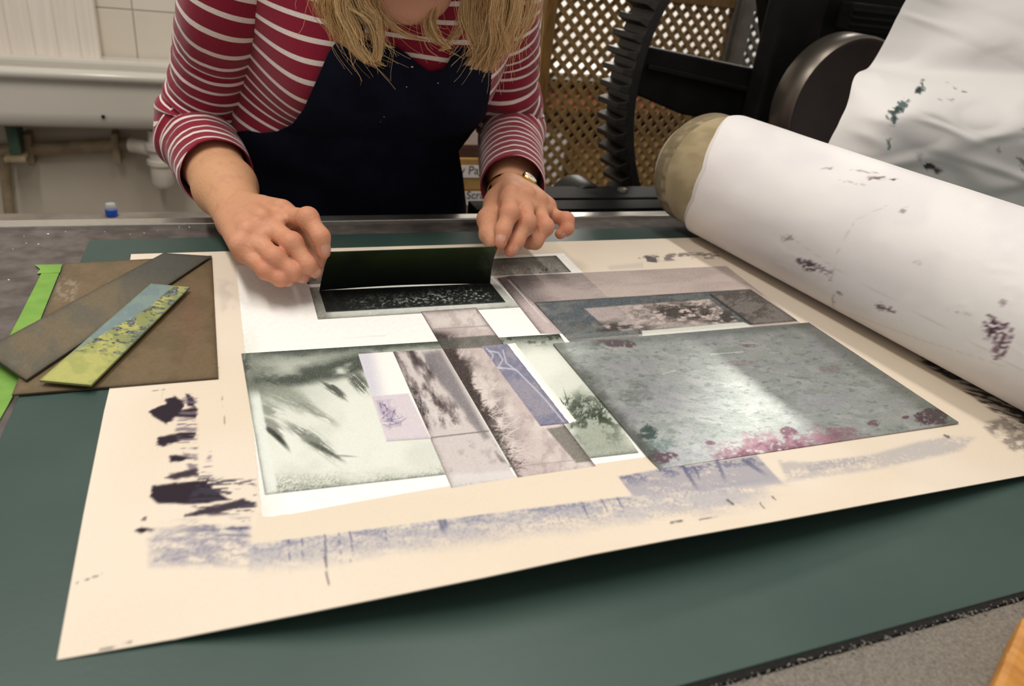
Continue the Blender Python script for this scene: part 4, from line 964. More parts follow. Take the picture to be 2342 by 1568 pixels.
for i, (x, w_, h_, mm, nm) in enumerate(((P(1222, 360, y=SHY)[0], .11, .0, 'label', 'white carton on the shelf just right of the trellis post'), (P(1342, 360, y=SHY)[0], .12, .10, 'card', 'low brown carton on the shelf behind the gear'), (1.26, .12, .15, 'card', 'tall brown carton on the shelf right of the gear'), (1.43, .3, .12, 'darkwood', 'dark brown carton at the far right of the shelf'))):
    h_ = h_ or P(1270, 315, y=SHY)[2]-(zo-.279)
    carton('carton', nm, (x, SHY+.03, zo-.279), (x+w_, SHY+.25, zo-.279+h_), M[mm], 'cartons behind the trellis')
# boxes with typed labels seen under the arm
BY = 1.14
def lab_text(s, x, z, size, parent, y):
    cu = bpy.data.curves.new('lettering', 'FONT'); cu.body = s; cu.size = size; cu.extrude = .0002
    o = bpy.data.objects.new('tmp', cu); COL.objects.link(o); bpy.context.view_layer.update()
    me = bpy.data.meshes.new_from_object(o.evaluated_get(bpy.context.evaluated_depsgraph_get())); bpy.data.objects.remove(o)
    me.transform(Matrix.Translation((x, y, z))@Matrix.Rotation(math.pi/2, 4, 'X')); me.name = 'lettering'
    link('lettering', me, M['ink'], parent)
bz = [P(1080, v_, y=BY)[2] for v_ in (332, 362, 436, 520)]
bxl, bxr = P(1012, 400, y=BY)[0], P(1190, 400, y=BY)[0]
kb = tag(empty('archive_box', (bxl, BY, bz[0])), 'dark brown box on top of the labelled boxes beside the apron', 'box', 'labelled boxes')
MB().box((bxl, BY+.004, bz[1]+.0005), (bxr, BY+.2, bz[0])).build('body', M['darkwood'], kb, bevel=.002)
for i, (txt, nm, v0, v1, tx, ty, sz) in enumerate((('y Pag', 'brown archive box with a label reading y Pag beside the apron', 378, 406, 1051, 398, .0196), ('Scra', 'lower brown archive box with a label reading Scra beside the hand', 438, 468, 1066, 454, .0180))):
    t = tag(empty('archive_box', (bxl, BY, bz[i+2])), nm, 'box', 'labelled boxes')
    MB().box((bxl, BY, bz[i+2]+.0005), (bxr, BY+.2, bz[i+1])).build('body', M['card'], t, bevel=.002)
    a, b = P(1046, v0, y=BY), P(1150, v1, y=BY)
    MB().box((a[0], BY-.001, b[2]), (b[0], BY, a[2])).build('label', M['label'], t)
    q = P(tx, ty, y=BY-.0012); lab_text(txt, q[0], q[2], sz, t, BY-.0012)
st = tag(empty('low_cabinet', (bxl, BY, FLOOR)), 'dark low cabinet carrying the labelled boxes behind the bed', 'cabinet')
MB().box((bxl-.02, BY+.0, FLOOR), (bxr+.02, BY+.24, bz[3]-.0005)).build('body', M['darkwood'], st, bevel=.003)

# ------------------------------------------------------------------ ceiling strip lights
for i, (loc, size, pw) in enumerate(LIGHTS):
    nm = ('strip light above the press bed', 'strip light left of the press bed', 'short strip light high up beyond the press', 'strip light added low down to brighten the white alcove')[i]
    t = tag(empty('strip_light', loc), 'long white fluorescent '+nm, 'lamp', 'ceiling strip lights')
    x, y, z = loc; w_, l_ = size
    hb_ = MB().box((x-w_/2-.02, y-l_/2-.02, z+.012), (x+w_/2+.02, y+l_/2+.02, z+.06)).build('housing', M['enamel'], t, bevel=.004)
    l = bpy.data.lights.new('lamp', 'AREA'); l.shape = 'RECTANGLE'; l.size, l.size_y = w_, l_; l.energy = pw; l.color = WARM
    lo = bpy.data.objects.new('tube_light', l); COL.objects.link(lo); lo.parent = t; lo.matrix_parent_inverse = Matrix.Translation(-Vector(loc)); lo.location = (x, y, z)
# ------------------------------------------------------------------ the person: a body grown from a distance field
import openvdb
def smin(a, b, k):
    h = np.clip(.5+.5*(b-a)/k, 0, 1); return b*(1-h)+a*h-k*h*(1-h)
class Field:
    def __init__(s, lo, hi, res):
        s.lo = np.asarray(lo, float); s.res = res
        s.n = (np.ceil((np.asarray(hi)-s.lo)/res)+1).astype(int)
        s.ax = [s.lo[i]+np.arange(s.n[i])*res for i in range(3)]
    def new(s): return np.full(s.n, .03, np.float32)
    def put(s, A, prim, box, k):
        lo, hi = box
        i0 = np.clip(((lo-s.lo)/s.res).astype(int), 0, s.n-1); i1 = np.clip(((hi-s.lo)/s.res).astype(int)+2, 1, s.n)
        if (i1 <= i0).any(): return
        sl = tuple(slice(a, b) for a, b in zip(i0, i1))
        X = np.stack(np.meshgrid(*[s.ax[i][sl[i]] for i in range(3)], indexing='ij'), -1)
        A[sl] = smin(A[sl], prim(X).astype(np.float32), k)
    def cone(s, A, a, b, ra, rb, k=.004, flat=None):
        a = np.asarray(a, float); b = np.asarray(b, float); d = b-a; dd = d@d+1e-12; m = max(ra, rb)+k+.008
        def f(X):
            t = np.clip(((X-a)@d)/dd, 0, 1); Q = X-a-t[..., None]*d
            if flat is not None: Q = Q+flat[0]*(Q@flat[0])[..., None]*(flat[1]-1)
            return np.linalg.norm(Q, axis=-1)-(ra+(rb-ra)*t)
        s.put(A, f, (np.minimum(a, b)-m, np.maximum(a, b)+m), k)
    def ball(s, A, c, r, k=.004, rad=None):
        c = np.asarray(c, float); R3 = np.array(rad if rad is not None else (r, r, r), float); m = R3.max()+k+.008
        def f(X):
            q = (X-c)/R3; l = np.linalg.norm(q, axis=-1); return (l-1)*R3.min()
        s.put(A, f, (c-m, c+m), k)
    def mesh(s, A):
        g = openvdb.FloatGrid(.03); g.copyFromArray(np.ascontiguousarray(A))
        g.transform = openvdb.createLinearTransform(voxelSize=s.res)
        p, q = g.convertToQuads(0.0); p = np.asarray(p, float)+s.lo; q = np.asarray(q, int)
        c = p.mean(0); n = np.cross(p[q[:, 1]]-p[q[:, 0]], p[q[:, 2]]-p[q[:, 0]])
        if ((p[q[:, 0]]-c)*n).sum() < 0: q = q[:, ::-1]
        return p, q
def nxt(p, px, py, Ln, near):
    d = ray(px, py); o = CAM0-p; b = o@d; q = b*b-(o@o-Ln*Ln)
    return CAM0+d*(-b if q < 0 else -b+(-1 if near else 1)*math.sqrt(q))
def chain(start, steps):
    out = [start]
    for px, py, Ln, near in steps: out.append(nxt(out[-1], px, py, Ln, near))
    return out
# joints: her right hand (left in the photograph)
HA = dict(wrist=P(555, 503, y=.700), fingers=[
    [P(656, 495, y=.642), P(704, 499, y=.607), P(734, 541, y=.592), P(740, 576, y=.5885)],
    [P(612, 516, y=.629), P(668, 556, y=.598), P(703, 605, y=.586), P(722, 621, y=.589)],
    [P(580, 545, y=.620), P(628, 589, y=.591), P(668, 621, y=.584), P(693, 633, y=.589)],
    [P(561, 577, y=.612), P(609, 618, y=.588), P(640, 637, y=.582), P(661, 641, y=.586)]],
    thumb=[P(606, 502, y=.680), P(664, 522, y=.652), P(697, 556, y=.627), P(727, 596, y=.607)])
HA['elbow'] = nxt(HA['wrist'], 444, 302, .235, 0)
HB = dict(wrist=P(1174, 446, y=.706), fingers=[
    [P(1165, 458, y=.640), P(1166, 486, y=.604), P(1150, 528, y=.594), P(1145, 554, y=.588)],
    [P(1198, 461, y=.640), P(1204, 508, y=.605), P(1180, 553, y=.596), P(1167, 573, y=.590)],
    [P(1227, 473, y=.643), P(1246, 519, y=.613), P(1224, 553, y=.607), P(1208, 556, y=.618)],
    [P(1247, 487, y=.650), P(1295, 503, y=.629), P(1298, 523, y=.622), P(1281, 535, y=.622)]],
    thumb=[P(1142, 466, y=.674), P(1119, 502, y=.640), P(1121, 535, y=.615), P(1131, 560, y=.600)])
HB['elbow'] = nxt(HB['wrist'], 1165, 285, .235, 0)
SHA, SHB = np.array([.045, .83, .305]), np.array([.325, .82, .315])
FR = [(.0086, .0080, .0069, .0058), (.0087, .0081, .0069, .0058), (.0083, .0076, .0066, .0056), (.0073, .0066, .0058, .0050)]
def arm_mesh(Hd, lat_sign, sc=1.0):
    w, e, T = Hd['wrist'], Hd['elbow'], Hd['thumb']; pts = [w, e]+[p for f in Hd['fingers'] for p in f]+T
    lo = np.min(pts, 0)-.055; hi = np.max(pts, 0)+.055
    fl = Field(lo, hi, .00115); A = fl.new(); F = fl.new()
    mcp = [f[0] for f in Hd['fingers']]
    lat = _n(mcp[0]-mcp[3]); fd = _n(mcp[1]-w); dors = np.cross(lat, fd)*lat_sign; dors = _n(dors)
    ax = _n(w-e); latw = _n(lat-ax*(lat@ax))
    # forearm, flattened at the wrist
    m1 = e+(w-e)*.30; m2 = e+(w-e)*.68
    fl.cone(A, e, m1, .018, .0285, .012)
    for sg in (-1, 1):
        fl.cone(A, m1+latw*.005*sg, m2+latw*.006*sg, .0275, .0200, .02)
        fl.cone(A, m2+latw*.006*sg, w+latw*.0078*sg, .0200, .0140, .02)
    ul = w-latw*.015+dors*.006-ax*.010; fl.ball(A, ul, .0075, .010)            # head of the ulna
    # metacarpals and the web of the palm
    for i, f in enumerate(Hd['fingers']):
        base = w+lat*(.013-.0085*i)+fd*.004
        fl.cone(A, base-dors*.002, f[0]-dors*.003, .0110, .0086 if i < 3 else .0076, .008)
        fl.cone(A, base-dors*.010, f[0]-dors*.008+fd*.000, .0095, .0075, .008)
        fl.ball(A, f[0]+dors*.0012, .0086 if i < 3 else .0076, .005)             # knuckles
    for f, g2 in zip(Hd['fingers'][:-1], Hd['fingers'][1:]):                 # webs between the fingers
        a_ = (f[0]+g2[0])/2-dors*.002; b_ = (f[0]*.66+f[1]*.34+g2[0]*.66+g2[1]*.34)/2-dors*.004; fl.cone(A, a_, b_, .0065, .0048, .006)
    # thumb ball and thumb
    fl.cone(A, T[0], T[1], .0130, .0112, .012); fl.cone(A, (w+T[0])/2, T[0], .0115, .0130, .012)
    Th = fl.new()
    for a, b, ra, rb in zip(T[1:-1], T[2:], (.0112, .0098), (.0098, .0076)): fl.cone(Th, a, b, ra, rb, .004)
    # fingers
    for i, f in enumerate(Hd['fingers']):
        G_ = fl.new(); r = [q*sc for q in FR[i]]
        for k in range(3):
            fl.cone(G_, f[k], f[k+1], r[k]*1.0, r[k+1]*.99, .0045)
            mid = (f[k]+f[k+1])/2; 
        for k, kk in ((1, 1.0),):
            d0 = _n(f[k]-f[k-1]); d1 = _n(f[k+1]-f[k]); up = d0-d1; up = up/(np.linalg.norm(up)+1e-6)
            fl.ball(G_, f[k]+up*.0007, r[k]*kk, .004)
        F = smin(F, G_, .0020)
    F = smin(F, Th, .0012)
    A = smin(A, F, .0042)
    Hd['dors'], Hd['lat'], Hd['ax'] = dors, latw, ax
    return fl.mesh(A)
def skin_col(V, Hd):
    """forearm tan, hand pinker, knuckles and finger ends redder"""
    w, e = Hd['wrist'], Hd['elbow']; t = ((V-e)@(w-e))/((w-e)@(w-e))
    c = np.empty((len(V), 3)); c[:] = (221, 168, 128)
    c = mix(c, (216, 158, 124), sm(.75, 1.2, t))
    for f in Hd['fingers']:
        for k, s_, a_ in ((0, .010, .35), (1, .0085, .55), (2, .007, .35), (3, .008, .5)):
            d = np.linalg.norm(V-f[k], axis=1); c = mix(c, (188, 92, 76), np.exp(-(d/s_)**2)*a_)
    n = fbm(V[:, 0]*160+V[:, 2]*90, V[:, 1]*160-V[:, 2]*60, 3, 7); c = mix(c, (196, 138, 108), sm(.5, .75, n)*.3)
    return c
VA, QA = arm_mesh(HA, 1); VB, QB = arm_mesh(HB, -1)
# head, neck, trunk and upper arms (under the clothes and above the frame)
HC = np.array([.176, .722, .335])                       # middle of the head, bowed over the work
fwd = _n(np.array([-.04, -.90, -.42])); upv = _n(np.array([0., -.42, .90])); upv = _n(upv-fwd*(upv@fwd)); rt = np.cross(fwd, upv)
CH = P(925, 22, y=.700)                                 # point of the chin
HC = CH-fwd*.045+upv*.105+np.array([0, 0, -.012])
fl = Field((-.08, .60, -.30), (.45, 1.10, .52), .0042); A = fl.new()
for a, b, ra, rb in (((.172, .965, -.25), (.17, .945, .05), .10, .088), ((.17, .945, .05), (.185, .875, .20), .088, .092), ((.185, .875, .2), (.19, .84, .29), .092, .05)):
    for sg in (-.045, .045): fl.cone(A, np.array(a)+[sg, 0, 0], np.array(b)+[sg, 0, 0], ra*.9, rb*.9, .03)
fl.cone(A, (.19, .835, .30), HC-upv*.035-fwd*.02, .052, .050, .02)
for s_, e_ in ((SHA, HA['elbow']), (SHB, HB['elbow'])):
    fl.cone(A, (.19+(s_[0]-.19)*.4, .84, .285), s_, .04, .030, .03); fl.cone(A, s_, e_, .028, .018, .015)
def hp(f_, u_, r_): return HC+fwd*f_+upv*u_+rt*r_
fl.ball(A, hp(-.012, .022, 0), .088, .02); fl.ball(A, hp(.012, .02, 0), .082, .02); fl.cone(A, hp(.03, -.02, 0), hp(.036, -.085, 0), .058, .022, .02)
fl.cone(A, hp(.026, -.085, -.018), hp(.026, -.085, .018), .020, .020, .015); fl.cone(A, hp(0, -.03, -.05), hp(.02, -.08, -.02), .022, .02, .02); fl.cone(A, hp(0, -.03, .05), hp(.02, -.08, .02), .022, .02, .02)
fl.cone(A, hp(.088, .012, 0), hp(.106, -.026, 0), .008, .012, .010)             # nose
fl.cone(A, hp(.078, -.055, -.016), hp(.078, -.055, .016), .007, .007, .006)     # lips
for sg in (-1, 1):
    fl.ball(A, hp(.070, .012, .032*sg), .013, .006); fl.ball(A, hp(-.005, -.005, .082*sg), .02, .008, (.014, .02, .028))
VC, QC = fl.mesh(A)
Vb = np.concatenate([VA, VB, VC]); Qb = np.concatenate([QA, QB+len(VA), QC+len(VA)+len(VB)])
Cb = np.concatenate([skin_col(VA, HA), skin_col(VB, HB), np.tile((206, 152, 126), (len(VC), 1))])
m, t, b = new_mat('skin'); a = t.nodes.new('ShaderNodeVertexColor'); a.layer_name = 'Col'; t.links.new(a.outputs[0], b.inputs['Base Color'])
b.inputs['Roughness'].default_value = .55; b.inputs['Subsurface Weight'].default_value = .12; b.inputs['Subsurface Radius'].default_value = (.006, .0025, .0015); b.inputs['Subsurface Scale'].default_value = 1.0
b.inputs['Specular IOR Level'].default_value = .3; bump(t, b, 420, .45, .0012, 7); M['skin'] = m
me = raw_mesh('person', Vb, Qb); add_col(me, lin(Cb)*.88); me.polygons.foreach_set('use_smooth', np.ones(len(Qb), bool))
person = link('person', me, M['skin']); tag(person, 'fair-haired person in striped top and navy apron bending over the prints', 'person')
# lowered lids, brows and lips
M['lash'] = mat_noise('brown_lashes', (70, 50, 34), (96, 70, 48), 80, .8); M['lip'] = mat_noise('lip_skin', (176, 98, 92), (188, 108, 100), 60, .5)
for sg in (-1, 1):
    MB().tube([hp(.0825, .010, .018*sg), hp(.0835, .005, .032*sg), hp(.077, .008, .046*sg)], [.0008, .0016, .0008], 8).build('eyelash', M['lash'], person)
    MB().tube([hp(.088, .030, .014*sg), hp(.086, .035, .032*sg), hp(.076, .030, .050*sg)], [.0015, .0022, .0010], 8).build('eyebrow', M['lash'], person)
MB().tube([hp(.080, -.056, -.024), hp(.0835, -.0545, -.008), hp(.084, -.0555, 0), hp(.0835, -.0545, .008), hp(.080, -.056, .024)], [.001, .0034, .0032, .0034, .001], 10).build('lips', M['lip'], person)
mn, tn, bn = new_mat('nail'); bn.inputs['Base Color'].default_value = L4((192, 142, 122)); bn.inputs['Roughness'].default_value = .3
def nail(f, r, nm='fingernail'):
    p0, p1 = f[-2], f[-1]; ax = _n(p1-p0); pr_ = _n(f[-2]-f[-3]); pr2 = _n(f[1]-f[0])
    v = pr_+pr2*.8; dz = v-ax*(v@ax)
    if np.linalg.norm(dz) < .05: dz = np.array([0, 0, 1.])-ax*ax[2]
    dz = _n(dz); sd = np.cross(ax, dz); L_ = np.linalg.norm(p1-p0); rows = []
    for v_ in np.linspace(0, 1, 9):
        row = []; x = L_*.50+v_*(L_*.50+r*.60); rr = r*(1.09-.10*v_)-max(0, v_-.5)**2*r*1.6
        wd = math.radians(42)*(.80+.24*math.sin(math.pi*min(v_*1.1+.12, 1)))*(1 if v_ < .85 else .86)
        for u_ in np.linspace(-1, 1, 9): row.append(p0+ax*x+(dz*math.cos(u_*wd)+sd*math.sin(u_*wd))*(rr+.0004))
        rows.append(row)
    return grid_obj(nm, np.array(rows), None, mn, person, .0004, -dz)
for Hd, sgn in ((HA, 1), (HB, -1)):
    for f, r in zip(Hd['fingers'], FR): nail(f, r[3])

# ------------------------------------------------------------------ clothes
def shirt_mat():
    m, t, b = new_mat('striped_jersey'); a = t.nodes.new('ShaderNodeAttribute'); a.attribute_name = 'stripe'
    fr = t.nodes.new('ShaderNodeMath'); fr.operation = 'FRACT'; t.links.new(a.outputs['Fac'], fr.inputs[0])
    r = t.nodes.new('ShaderNodeValToRGB'); r.color_ramp.interpolation = 'LINEAR'; e = r.color_ramp.elements
    red, wh = L4((134, 26, 50)), L4((226, 214, 208))
    e[0].position = 0; e[0].color = red; e[1].position = .355; e[1].color = red
    for p_, c_ in ((.375, wh), (.605, wh), (.625, red)): x = e.new(p_); x.color = c_
    t.links.new(fr.outputs[0], r.inputs[0])
    tc = t.nodes.new('ShaderNodeTexCoord'); n = nd(t, 'ShaderNodeTexNoise', Scale=900., Detail=3); t.links.new(tc.outputs['Object'], n.inputs['Vector'])
    mr = nd(t, 'ShaderNodeMapRange', From_Min=.3, From_Max=.7, To_Min=.88, To_Max=1.1); t.links.new(n.outputs['Fac'], mr.inputs[0])
    mx = t.nodes.new('ShaderNodeVectorMath'); mx.operation = 'SCALE'; t.links.new(r.outputs[0], mx.inputs[0]); t.links.new(mr.outputs[0], mx.inputs['Scale']); t.links.new(mx.outputs[0], b.inputs['Base Color'])
    b.inputs['Roughness'].default_value = .9; b.inputs['Sheen Weight'].default_value = .25; b.inputs['Specular IOR Level'].default_value = .15
    bump(t, b, 1200, .3, .0005); return m
M['shirt'] = shirt_mat()
def spline(pts, n):
    A = np.asarray(pts, float)[:, None, :]; m = len(A); t = np.linspace(0, m-1, n); i = np.clip(t.astype(int), 0, m-2); f = (t-i)[:, None]
    g = lambda k: A[np.clip(k, 0, m-1), 0]
    p0, p1, p2, p3 = g(i-1), g(i), g(i+1), g(i+2)
    return .5*((2*p1)+(-p0+p2)*f+(2*p0-5*p1+4*p2-p3)*f**2+(-p0+3*p1-3*p2+p3)*f**3)
PITCH = .0150
def sleeve(name, pts, rad, el, seed, inner, v0=0., bunch=2.2, bw=.05):
    n, m = 190, 110
    c = spline(pts, n); s = np.concatenate([[0], np.cumsum(np.linalg.norm(np.diff(c, axis=0), axis=1))])
    r = np.interp(np.linspace(0, 1, n), np.linspace(0, 1, len(rad)), rad)
    T = np.gradient(c, axis=0); T /= np.linalg.norm(T, axis=1)[:, None]
    u = inner-T[0]*(inner@T[0]); u = _n(u); th = np.linspace(0, 2*math.pi, m, endpoint=False); G = np.zeros((n, m, 3)); ST = np.zeros((n, m))
    for i in range(n):
        u = _n(inner-T[i]*(inner@T[i])); w = np.cross(T[i], u)
        ds = s[i]-el
        # creases round the elbow: deep on the inner side
        inn = .5+.5*np.cos(th); g_ = math.exp(-(ds/bw)**2)
        crease = g_*inn*.0042*np.sin(ds*210+1.2*np.sin(th*2+seed))+.0016*math.exp(-(ds/(bw*2.2))**2)*np.sin(ds*260+th*1.5+seed)
        soft = .0022*(fbm(th*0+s[i]*26, np.cos(th)*2.2+np.sin(th)*1.3+seed, 3, seed)-.5)
        R_ = r[i]+crease+soft
        G[i] = c[i]+R_[:, None]*(np.cos(th)[:, None]*u+np.sin(th)[:, None]*w)
        out = .5-.5*np.cos(th-.7)
        ST[i] = v0+s[i]/PITCH+bunch*(1/(1+math.exp(-ds/.014)))*(.35+.65*out)+.10*np.sin(th+seed)
    # hem turned in
    G = np.concatenate([G, (c[-1]+(G[-1]-c[-1])*.965)[None]+T[-1]*.0006, (c[-1]+(G[-1]-c[-1])*.95)[None]-T[-1]*.02])
    hem = np.floor(ST[-1].mean())+.0; ST[-1] = ST[-1]; ST = np.concatenate([ST, 0*ST[-1:]+hem, 0*ST[-1:]+hem])
    o = grid_obj(name, G, None, M['shirt'], person, wrap=True); add_float(o.data, ST, 'stripe'); return o
eA, wA = HA['elbow'], HA['wrist']; cuffA = eA+(wA-eA)*.53
topA = P(520, 0, y=.845)
ptsA = [np.array([.125, .838, .318]), SHA+np.array([.022, -.002, .018]), topA, P(494, 120, y=.885), P(470, 225, y=.918), eA+np.array([0, -.012, .004]), eA+(wA-eA)*.18, cuffA]
LA = np.concatenate([[0], np.cumsum([np.linalg.norm(np.subtract(q, p)) for p, q in zip(ptsA[:-1], ptsA[1:])])])
sleeve('sleeve', ptsA, [.040, .048, .045, .042, .041, .0430, .043, .0395, .0365], LA[5]-.01, 3, np.array([.75, -.65, 0]), .2)
eB, wB = HB['elbow'], HB['wrist']; cuffB = eB+(wB-eB)*.90
ptsB = [np.array([.255, .836, .322]), SHB+np.array([-.022, -.002, .018]), P(1142, 0, y=.835), P(1150, 110, y=.865), P(1152, 215, y=.890), eB+np.array([0, -.008, .002]), eB+(wB-eB)*.35, cuffB]
LB = np.concatenate([[0], np.cumsum([np.linalg.norm(np.subtract(q, p)) for p, q in zip(ptsB[:-1], ptsB[1:])])])
sleeve('sleeve', ptsB, [.042, .050, .046, .043, .042, .044, .042, .038, .0345], LB[5]-.01, 8, np.array([-.7, -.7, 0]), .45, 1.2)
# trunk of the top: rings along the bent back
RG = [((.172, .985, -.26), .170, .115), ((.170, .968, -.06), .152, .105), ((.168, .945, .045), .139, .100), ((.176, .917, .125), .143, .106), ((.183, .880, .195), .150, .112), ((.187, .852, .262), .152, .098), ((.189, .834, .312), .120, .072), ((.190, .820, .350), .066, .054), ((.190, .812, .372), .056, .05)]
def trunk(off, n, m, th0=0., th1=2*math.pi, fold=1.):
    c = spline([r[0] for r in RG], n); a = spline([(r[1], r[2], 0) for r in RG], n)
    T = np.gradient(c, axis=0); T /= np.linalg.norm(T, axis=1)[:, None]; s = np.concatenate([[0], np.cumsum(np.linalg.norm(np.diff(c, axis=0), axis=1))])
    th = np.linspace(th0, th1, m, endpoint=abs(th1-th0) < 6.28); G = np.zeros((n, m, 3)); ST = np.zeros((n, m))
    X = np.array([1., 0, 0])
    for i in range(n):
        f = _n(np.cross(X, T[i])); 
        if f[1] > 0: f = -f                                        # towards the camera
        cs, sn = np.sin(th), np.cos(th)                            # th=0: front, +: her left (right in the photo)
        q = lambda v: np.sign(v)*np.abs(v)**.88
        zz = c[i][2]
        br = .030*math.exp(-((zz-.185)/.05)**2)*(np.exp(-((th-.62+0)/.38)**2)+np.exp(-((th+.62)/.38)**2)+np.exp(-((th-.62-2*math.pi)/.38)**2)+np.exp(-((th+.62-2*math.pi)/.38)**2))
        fo = fold*(.0045*np.sin((th*2.0+zz*34))*math.exp(-((zz-.10)/.06)**2)+.003*np.sin(th*7+zz*40)*math.exp(-((zz-.06)/.04)**2)+.012*math.exp(-((zz-.085)/.028)**2)*np.exp(-((np.mod(th+math.pi, 2*math.pi)-math.pi+.95)/.5)**2))
        G[i] = c[i]+((a[i, 0]+off+fo)*q(cs))[:, None]*X+((a[i, 1]+off+br+fo)*q(sn))[:, None]*f
        ST[i] = s[i]/PITCH+.7*np.sin(th)*.5+.12*np.sin(th*5+zz*30)
    return G, ST
G, ST = trunk(0., 170, 200)
o = grid_obj('shirt_body', G, None, M['shirt'], person, wrap=True); add_float(o.data, ST, 'stripe')
# apron: cut from the shape of the front
M['apron'] = mat_noise('navy_cotton_drill', (13, 16, 30), (19, 23, 40), 30, .9, bstr=.3, bscale=1400, spec=.12)
AP = [(778, 84), (752, 118), (722, 188), (694, 250), (668, 284), (634, 300), (598, 304), (566, 298), (546, 300), (532, 330), (548, 380), (590, 455), (640, 560), (1066, 560), (1064, 470), (1056, 400), (1046, 345), (1066, 318), (1092, 292), (1110, 256), (1120, 200), (1122, 155), (1110, 118), (1060, 108), (1036, 112), (1030, 134), (1016, 158), (984, 166), (962, 150), (930, 122), (900, 104), (840, 88)]
G, ST = trunk(.0045, 420, 420, -2.0, 2.0, .8)
zz = G[..., 2]; th = np.linspace(-2, 2, 420)[None, :]
dd = .004*np.sin(th*6+zz*25)*sm(.1, .0, zz)+.002*np.sin(zz*120+th*3)*sm(.02, .06, zz)*sm(.12, .07, zz)
G[..., 1] -= dd; px, py = proj(G); sd = poly_sd(px, py, AP)
Gs = G.copy()
for j in range(420):                                   # pull the cut edge exactly onto the outline
    for i in np.nonzero(sd[j] <= 0)[0]:
        j0, j1, i0, i1 = max(j-1, 0), min(j+2, 420), max(i-1, 0), min(i+2, 420)
        w_ = sd[j0:j1, i0:i1]; q_ = np.unravel_index(np.argmax(w_), w_.shape)
        if w_[q_] > 0: f_ = -sd[j, i]/(w_[q_]-sd[j, i]); Gs[j, i] = G[j, i]*(1-f_)+G[j0+q_[0], i0+q_[1]]*f_
F = grid_faces(420, 420); keep = (sd.ravel()[F] > 0).any(1); F = F[keep]; G = Gs; used = np.unique(F); mp = np.full(420*420, -1); mp[used] = np.arange(len(used))
me = raw_mesh('apron', G.reshape(-1, 3)[used], mp[F]); me.polygons.foreach_set('use_smooth', np.ones(len(F), bool))
ap = link('apron', me, M['apron'], person); sol = ap.modifiers.new('cloth', 'SOLIDIFY'); sol.thickness = .0016; sol.offset = 1
# flecks of paint on the bib
m_ = MB()
for x, y, r in ((940, 155, .0011), (878, 268, .0009), (870, 280, .0008), (866, 292, .0008), (1000, 190, .0006), (930, 200, .0006), (1037, 262, .0007)):
    i = np.argmin((px-x)**2+(py-y)**2); c = G.reshape(-1, 3)[i]+np.array([0, -.0022, .001]); m_.lathe([(.0001, .0002), (r, .0001), (r, 0)], c, (0, -.8, .6), 7)
m_.build('paint_flecks', M['label'], ap)
# neck strap
for x0, x1 in (((800, 100), -.05), ((1085, 118), .05)):
    i = np.argmin((px-x0[0])**2+(py-x0[1])**2); p0 = G.reshape(-1, 3)[i]
    q = np.array([.19+x1, .80, .35]); mid = (p0+q)/2+np.array([0, -.028, .0])
    cp = spline([p0+[0, .002, -.004], mid, q], 14); rows = [[c+np.array([d, 0, 0]) for d in (-.013, 0, .013)] for c in cp]
    grid_obj('neck_strap', np.array(rows), None, M['apron'], ap, .0015, (0, .7, -.7))

# trousers and shoes, below the edge of the bed
M['denim'] = mat_noise('dark_trouser_cloth', (24, 26, 34), (34, 37, 46), 60, .9, bstr=.2, bscale=900)
tr_ = MB()
for sx in (-1, 1): tr_.tube([(.172+sx*.07, .985, -.20), (.172+sx*.085, .985, -.40), (.172+sx*.09, .975, -.60), (.172+sx*.09, .985, -.80), (.172+sx*.09, .985, FLOOR+.05)], [.095, .082, .064, .056, .052], 20)
tr_.build('trousers', M['denim'], person)
for sx in (-1, 1):
    x_ = .172+sx*.09; MB().add(*ringstack([(rrect(x_-.04, x_+.04, .84, 1.04, .038), FLOOR+.0005), (rrect(x_-.042, x_+.042, .838, 1.042, .04), FLOOR+.02), (rrect(x_-.036, x_+.036, .86, 1.03, .034), FLOOR+.05), (rrect(x_-.03, x_+.03, .95, 1.02, .028), FLOOR+.085)], 28), True).build('shoe', M['iron'], person, auto=False)
